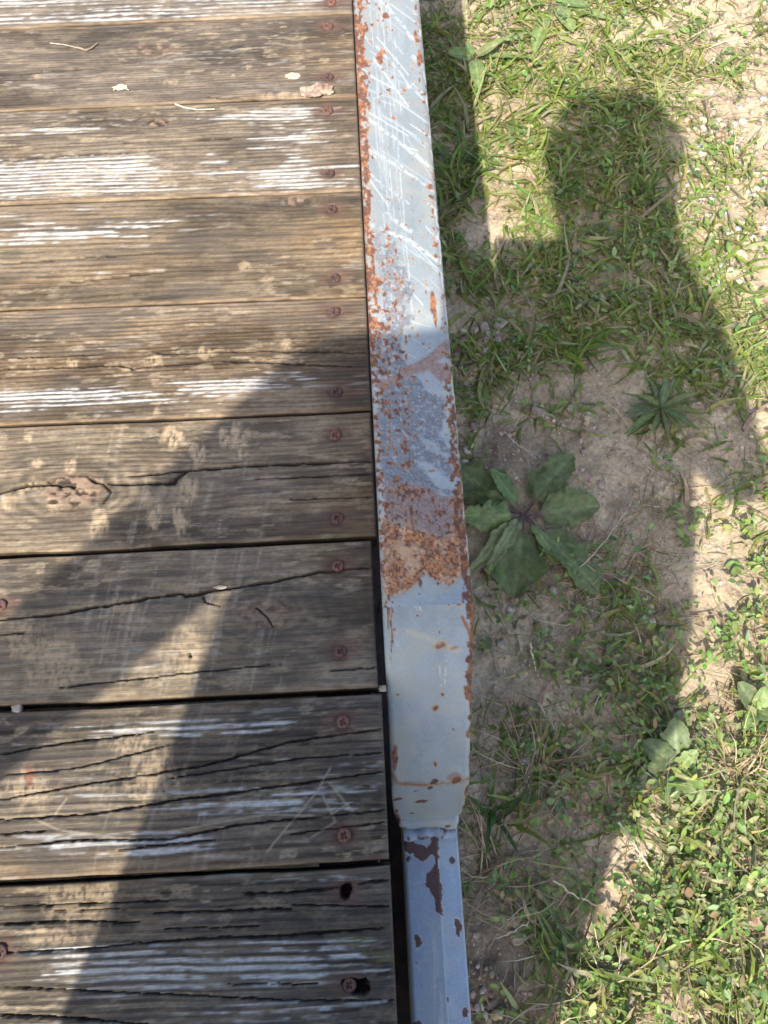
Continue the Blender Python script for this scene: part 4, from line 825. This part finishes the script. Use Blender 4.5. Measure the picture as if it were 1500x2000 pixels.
# ------------------------------------------------------------------ the photographer, standing behind the deck (casts the shadow)
def J(px, py, zs, Z):
    p = at(px, py, zs); return np.array([p[0] - (Z - zs) * SX, p[1] - (Z - zs) * SY, Z])
def capsule_chain(pts, sides=14, cap=True):
    """closed tube through (x, y, z, rx, ry) rings, spherical ends"""
    P = np.array([p[:3] for p in pts], float); R = np.array([(p[3], p[4] if len(p) > 4 else p[3]) for p in pts]); n = len(P); V, Fc = [], []
    d0 = P[0] - P[1]; d0 /= np.linalg.norm(d0); d1 = P[-1] - P[-2]; d1 /= np.linalg.norm(d1)
    ex = [(P[0] + d0 * R[0].min() * c, R[0] * s) for c, s in ((.92, .4), (.6, .8))]; ey = [(P[-1] + d1 * R[-1].min() * c, R[-1] * s) for c, s in ((.6, .8), (.92, .4))]
    PP = np.array([e_[0] for e_ in ex] + list(P) + [e_[0] for e_ in ey]); RR_ = np.array([e_[1] for e_ in ex] + list(R) + [e_[1] for e_ in ey]); n = len(PP)
    for i_ in range(n):
        d = PP[min(i_ + 1, n - 1)] - PP[max(i_ - 1, 0)]; d /= np.linalg.norm(d) + 1e-9
        ref = np.array([1., 0, 0]) if abs(d[0]) < .8 else np.array([0, 1., 0]); a_ = ref - d * (ref @ d); a_ /= np.linalg.norm(a_); b_ = np.cross(d, a_)
        for k in range(sides): t = k / sides * 6.28318; V.append(PP[i_] + RR_[i_][0] * math.cos(t) * a_ + RR_[i_][1] * math.sin(t) * b_)
    for i_ in range(n - 1):
        for k in range(sides): k2 = (k + 1) % sides; Fc.append((i_ * sides + k, i_ * sides + k2, (i_ + 1) * sides + k2, (i_ + 1) * sides + k))
    Fc.append(tuple(range(sides))[::-1]); Fc.append(tuple((n - 1) * sides + k for k in range(sides)))
    return V, Fc
def body_from(chains, name, voxel):
    V, Fc = [], []
    for c in chains:
        v, f = capsule_chain(c); o_ = len(V); V += [tuple(q) for q in v]; Fc += [tuple(o_ + q for q in g) for g in f]
    me = bpy.data.meshes.new(name); me.from_pydata(V, [], Fc); me.update()
    bm = bmesh.new(); bm.from_mesh(me); bmesh.ops.recalc_face_normals(bm, faces=bm.faces[:]); bm.to_mesh(me); bm.free()
    o = bpy.data.objects.new(name, me); link(o)
    m = o.modifiers.new('r', 'REMESH'); m.mode = 'VOXEL'; m.voxel_size = voxel
    s = o.modifiers.new('s', 'SMOOTH'); s.factor = .5; s.iterations = 4
    dg = bpy.context.evaluated_depsgraph_get(); me2 = bpy.data.meshes.new_from_object(o.evaluated_get(dg)); o.modifiers.clear(); o.data = me2; me2.name = name
    for p in me2.polygons: p.use_smooth = True
    return o
lsh = J(640, 795, ZD, 1.36); rsh = J(1325, 635, 0, 1.36); headc = J(1195, 288, 0, 1.62)
elL = np.array([-.645, -.50, 1.03]); haL = np.array([-.44, -.46, .73]); elR = J(1440, 910, 0, 1.08)
ph_c = _C + _u * -.058 - _r * .020 - _a * .012
hR = ph_c + _r * .030 - _u * .05 - _a * .010
neck = lsh * .36 + rsh * .64 + np.array([0, .03, .07]); chest = (lsh + rsh) / 2 + np.array([.008, -.02, -.14]); pel = np.array([-.120, -.50, .90])
f_ = headc - neck; f_ /= np.linalg.norm(f_); face = np.array([.0, .8, -.6])
ch = [[(*(pel + [0, 0, -.08]), .285, .16), (*pel, .285, .16), (*(pel * .6 + chest * .4 + [0, -.01, 0]), .275, .15), (*chest, .255, .14), (*((lsh + rsh) / 2 + [0, 0, -.03]), .17, .09)],
      [(*lsh, .068), (*(lsh * .6 + rsh * .4), .074), (*rsh, .072)],
      [(*(lsh * .36 + rsh * .64), .075), (*neck, .066), (*(neck * .5 + headc * .5), .066)],
      [(*(headc + [0, -.015, .03]), .086, .10), (*(headc + [0, .012, -.05]), .074, .088)],
      [(*(headc + face * .085), .014), (*(headc + face * .108 + [0, 0, -.012]), .016)],
      [(*(headc + [-.082, -.01, -.005]), .012), (*(headc + [-.086, -.012, -.03]), .010)], [(*(headc + [.082, -.01, -.005]), .012), (*(headc + [.086, -.012, -.03]), .010)],
      [(*(headc + [.035, -.06, -.12]), .080), (*(rsh * .8 + neck * .2), .080)],
      [(*lsh, .070), (*(lsh * .45 + elL * .55), .060), (*elL, .048)], [(*elL, .048), (*(elL * .6 + haL * .4), .047), (*haL, .030)],
      [(*rsh, .066), (*(rsh * .45 + elR * .55), .060), (*elR, .048)], [(*elR, .048), (*(elR * .6 + hR * .4), .046), (*(elR * .22 + hR * .78), .031), (*hR, .028)],
      [(*(pel + [-.10, 0, -.02]), .125, .13), (-.215, -.47, .50, .080), (-.225, -.52, .10, .052)], [(*(pel + [.12, 0, -.02]), .15, .13), (.015, -.48, .50, .105), (-.005, -.52, .10, .062)],
      [(-.225, -.55, .05, .045), (-.235, -.40, .038, .042, .034)], [(-.005, -.55, .05, .045), (.020, -.40, .038, .042, .034)],
      [(*haL, .030), (*(haL + [.02, .02, -.09]), .036, .020)], [(*hR, .028), (*(hR * .4 + (ph_c - _a * .012 + _r * .02) * .6), .034, .016)]]
for q in range(4):                                                    # relaxed left fingers, right fingers wrapped behind the phone
    b_ = haL + np.array([.018 + .004 * q, -.012 + .016 * q, -.10]); ch.append([(*b_, .009), (*(b_ + [.006, .004, -.035]), .0085), (*(b_ + [.022, .004, -.055 - .004 * (q in (1, 2))]), .0075)])
    b_ = ph_c + _r * .036 - _u * (.060 - .019 * q) - _a * .012; ch.append([(*(b_ - _a * .004), .009), (*(b_ + _r * .006 + _a * .012), .0085), (*(b_ - _r * (.016 + .006 * (q in (1, 2))) + _a * .019), .0078)])
ch.append([(*(haL + [.025, .04, -.05]), .010), (*(haL + [.035, .055, -.085]), .009)]); ch.append([(*(hR + _r * 0.0), .012), (*(ph_c + _r * .03 - _u * .02 - _a * .018), .0095), (*(ph_c + _r * .008 + _u * .005 - _a * .018), .0085)])
M_SKIN = noise_mat('skin', (.42, .26, .19), (.50, .32, .24), 60, .55, .1, .0005)
M_SHIRT = noise_mat('dark_cotton_shirt', (.05, .055, .07), (.07, .075, .09), 90, .9, .3, .001)
M_JEANS = noise_mat('blue_jeans', (.05, .07, .12), (.09, .11, .17), 200, .9, .3, .001)
M_SHOE = noise_mat('brown_leather_boot', (.06, .04, .03), (.10, .07, .05), 120, .6, .2, .001)
M_HAIR = noise_mat('brown_hair', (.035, .022, .015), (.08, .05, .035), 150, .6, .4, .001)
person = body_from(ch, 'person', .0085)
for m_ in (M_SKIN, M_SHIRT, M_JEANS, M_SHOE): person.data.materials.append(m_)
pc = np.zeros(len(person.data.polygons) * 3); person.data.polygons.foreach_get('center', pc); pc = pc.reshape(-1, 3)
mi = np.where(pc[:, 2] < .085, 3, np.where(pc[:, 2] < .86, 2, 1))
handL = np.linalg.norm(pc - (haL + [0, 0, -.07]), axis=1) < .10; handR = (pc - elR) @ (hR - elR) > .72 * np.sum((hR - elR) ** 2)
handR &= np.linalg.norm(pc - hR, axis=1) < .22
mi = np.where(handL | handR | (((pc - neck) @ f_ > .005) & (np.linalg.norm(pc - headc, axis=1) < .22)), 0, mi)
person.data.polygons.foreach_set('material_index', mi.astype(np.int32)); person.data.update()
tag(person, 'person in a dark shirt and jeans whose long shadow crosses deck, rail and grass', 'person')
hair = body_from([[(*(headc + [-.012, -.035, .045]), .120, .108), (*(headc + [0.005, -.06, -.05]), .120, .085), (*(headc + [.035, -.085, -.17]), .100, .06)]], 'hair', .008); hair.data.materials.append(M_HAIR)
for v_ in hair.data.vertices:
    q_ = np.array(v_.co); d_ = q_ - headc; v_.co = q_ + d_ / np.linalg.norm(d_) * .05 * (float(fbm(np.array([q_[0] * 26.]), np.array([q_[2] * 22. + q_[1] * 9]), 5, 3)[0]) - .45)
hair.data.materials.append(M_HAIR); hair.parent = person
phb = bmesh.new(); bmesh.ops.create_cube(phb, size=1); bmesh.ops.scale(phb, vec=(.0715, .147, .0078), verts=phb.verts); bmesh.ops.bevel(phb, geom=phb.edges[:], offset=.0032, segments=3, affect='EDGES')
M_PHONE = noise_mat('black_glass', (.012, .012, .014), (.016, .016, .02), 40, .15, 0, .001)
phone = obj('phone', from_bm('phone', phb, M_PHONE)); phone.rotation_euler = (TH, 0, -PS); phone.location = ph_c
tag(phone, 'black phone held up in the right hand over the rail', 'phone')

cvb = bmesh.new(); bmesh.ops.create_cube(cvb, size=1); bmesh.ops.scale(cvb, vec=(.074, .150, .003), verts=cvb.verts); bmesh.ops.bevel(cvb, geom=cvb.edges[:], offset=.0012, segments=2, affect='EDGES')
cover = obj('added_shadow_flap', from_bm('added_shadow_flap', cvb, M_SHOE), phone); cover.location = (-.073, 0, .001); cover.rotation_euler = (0, .12, 0)  # open flap added to square off the shadow beside the phone
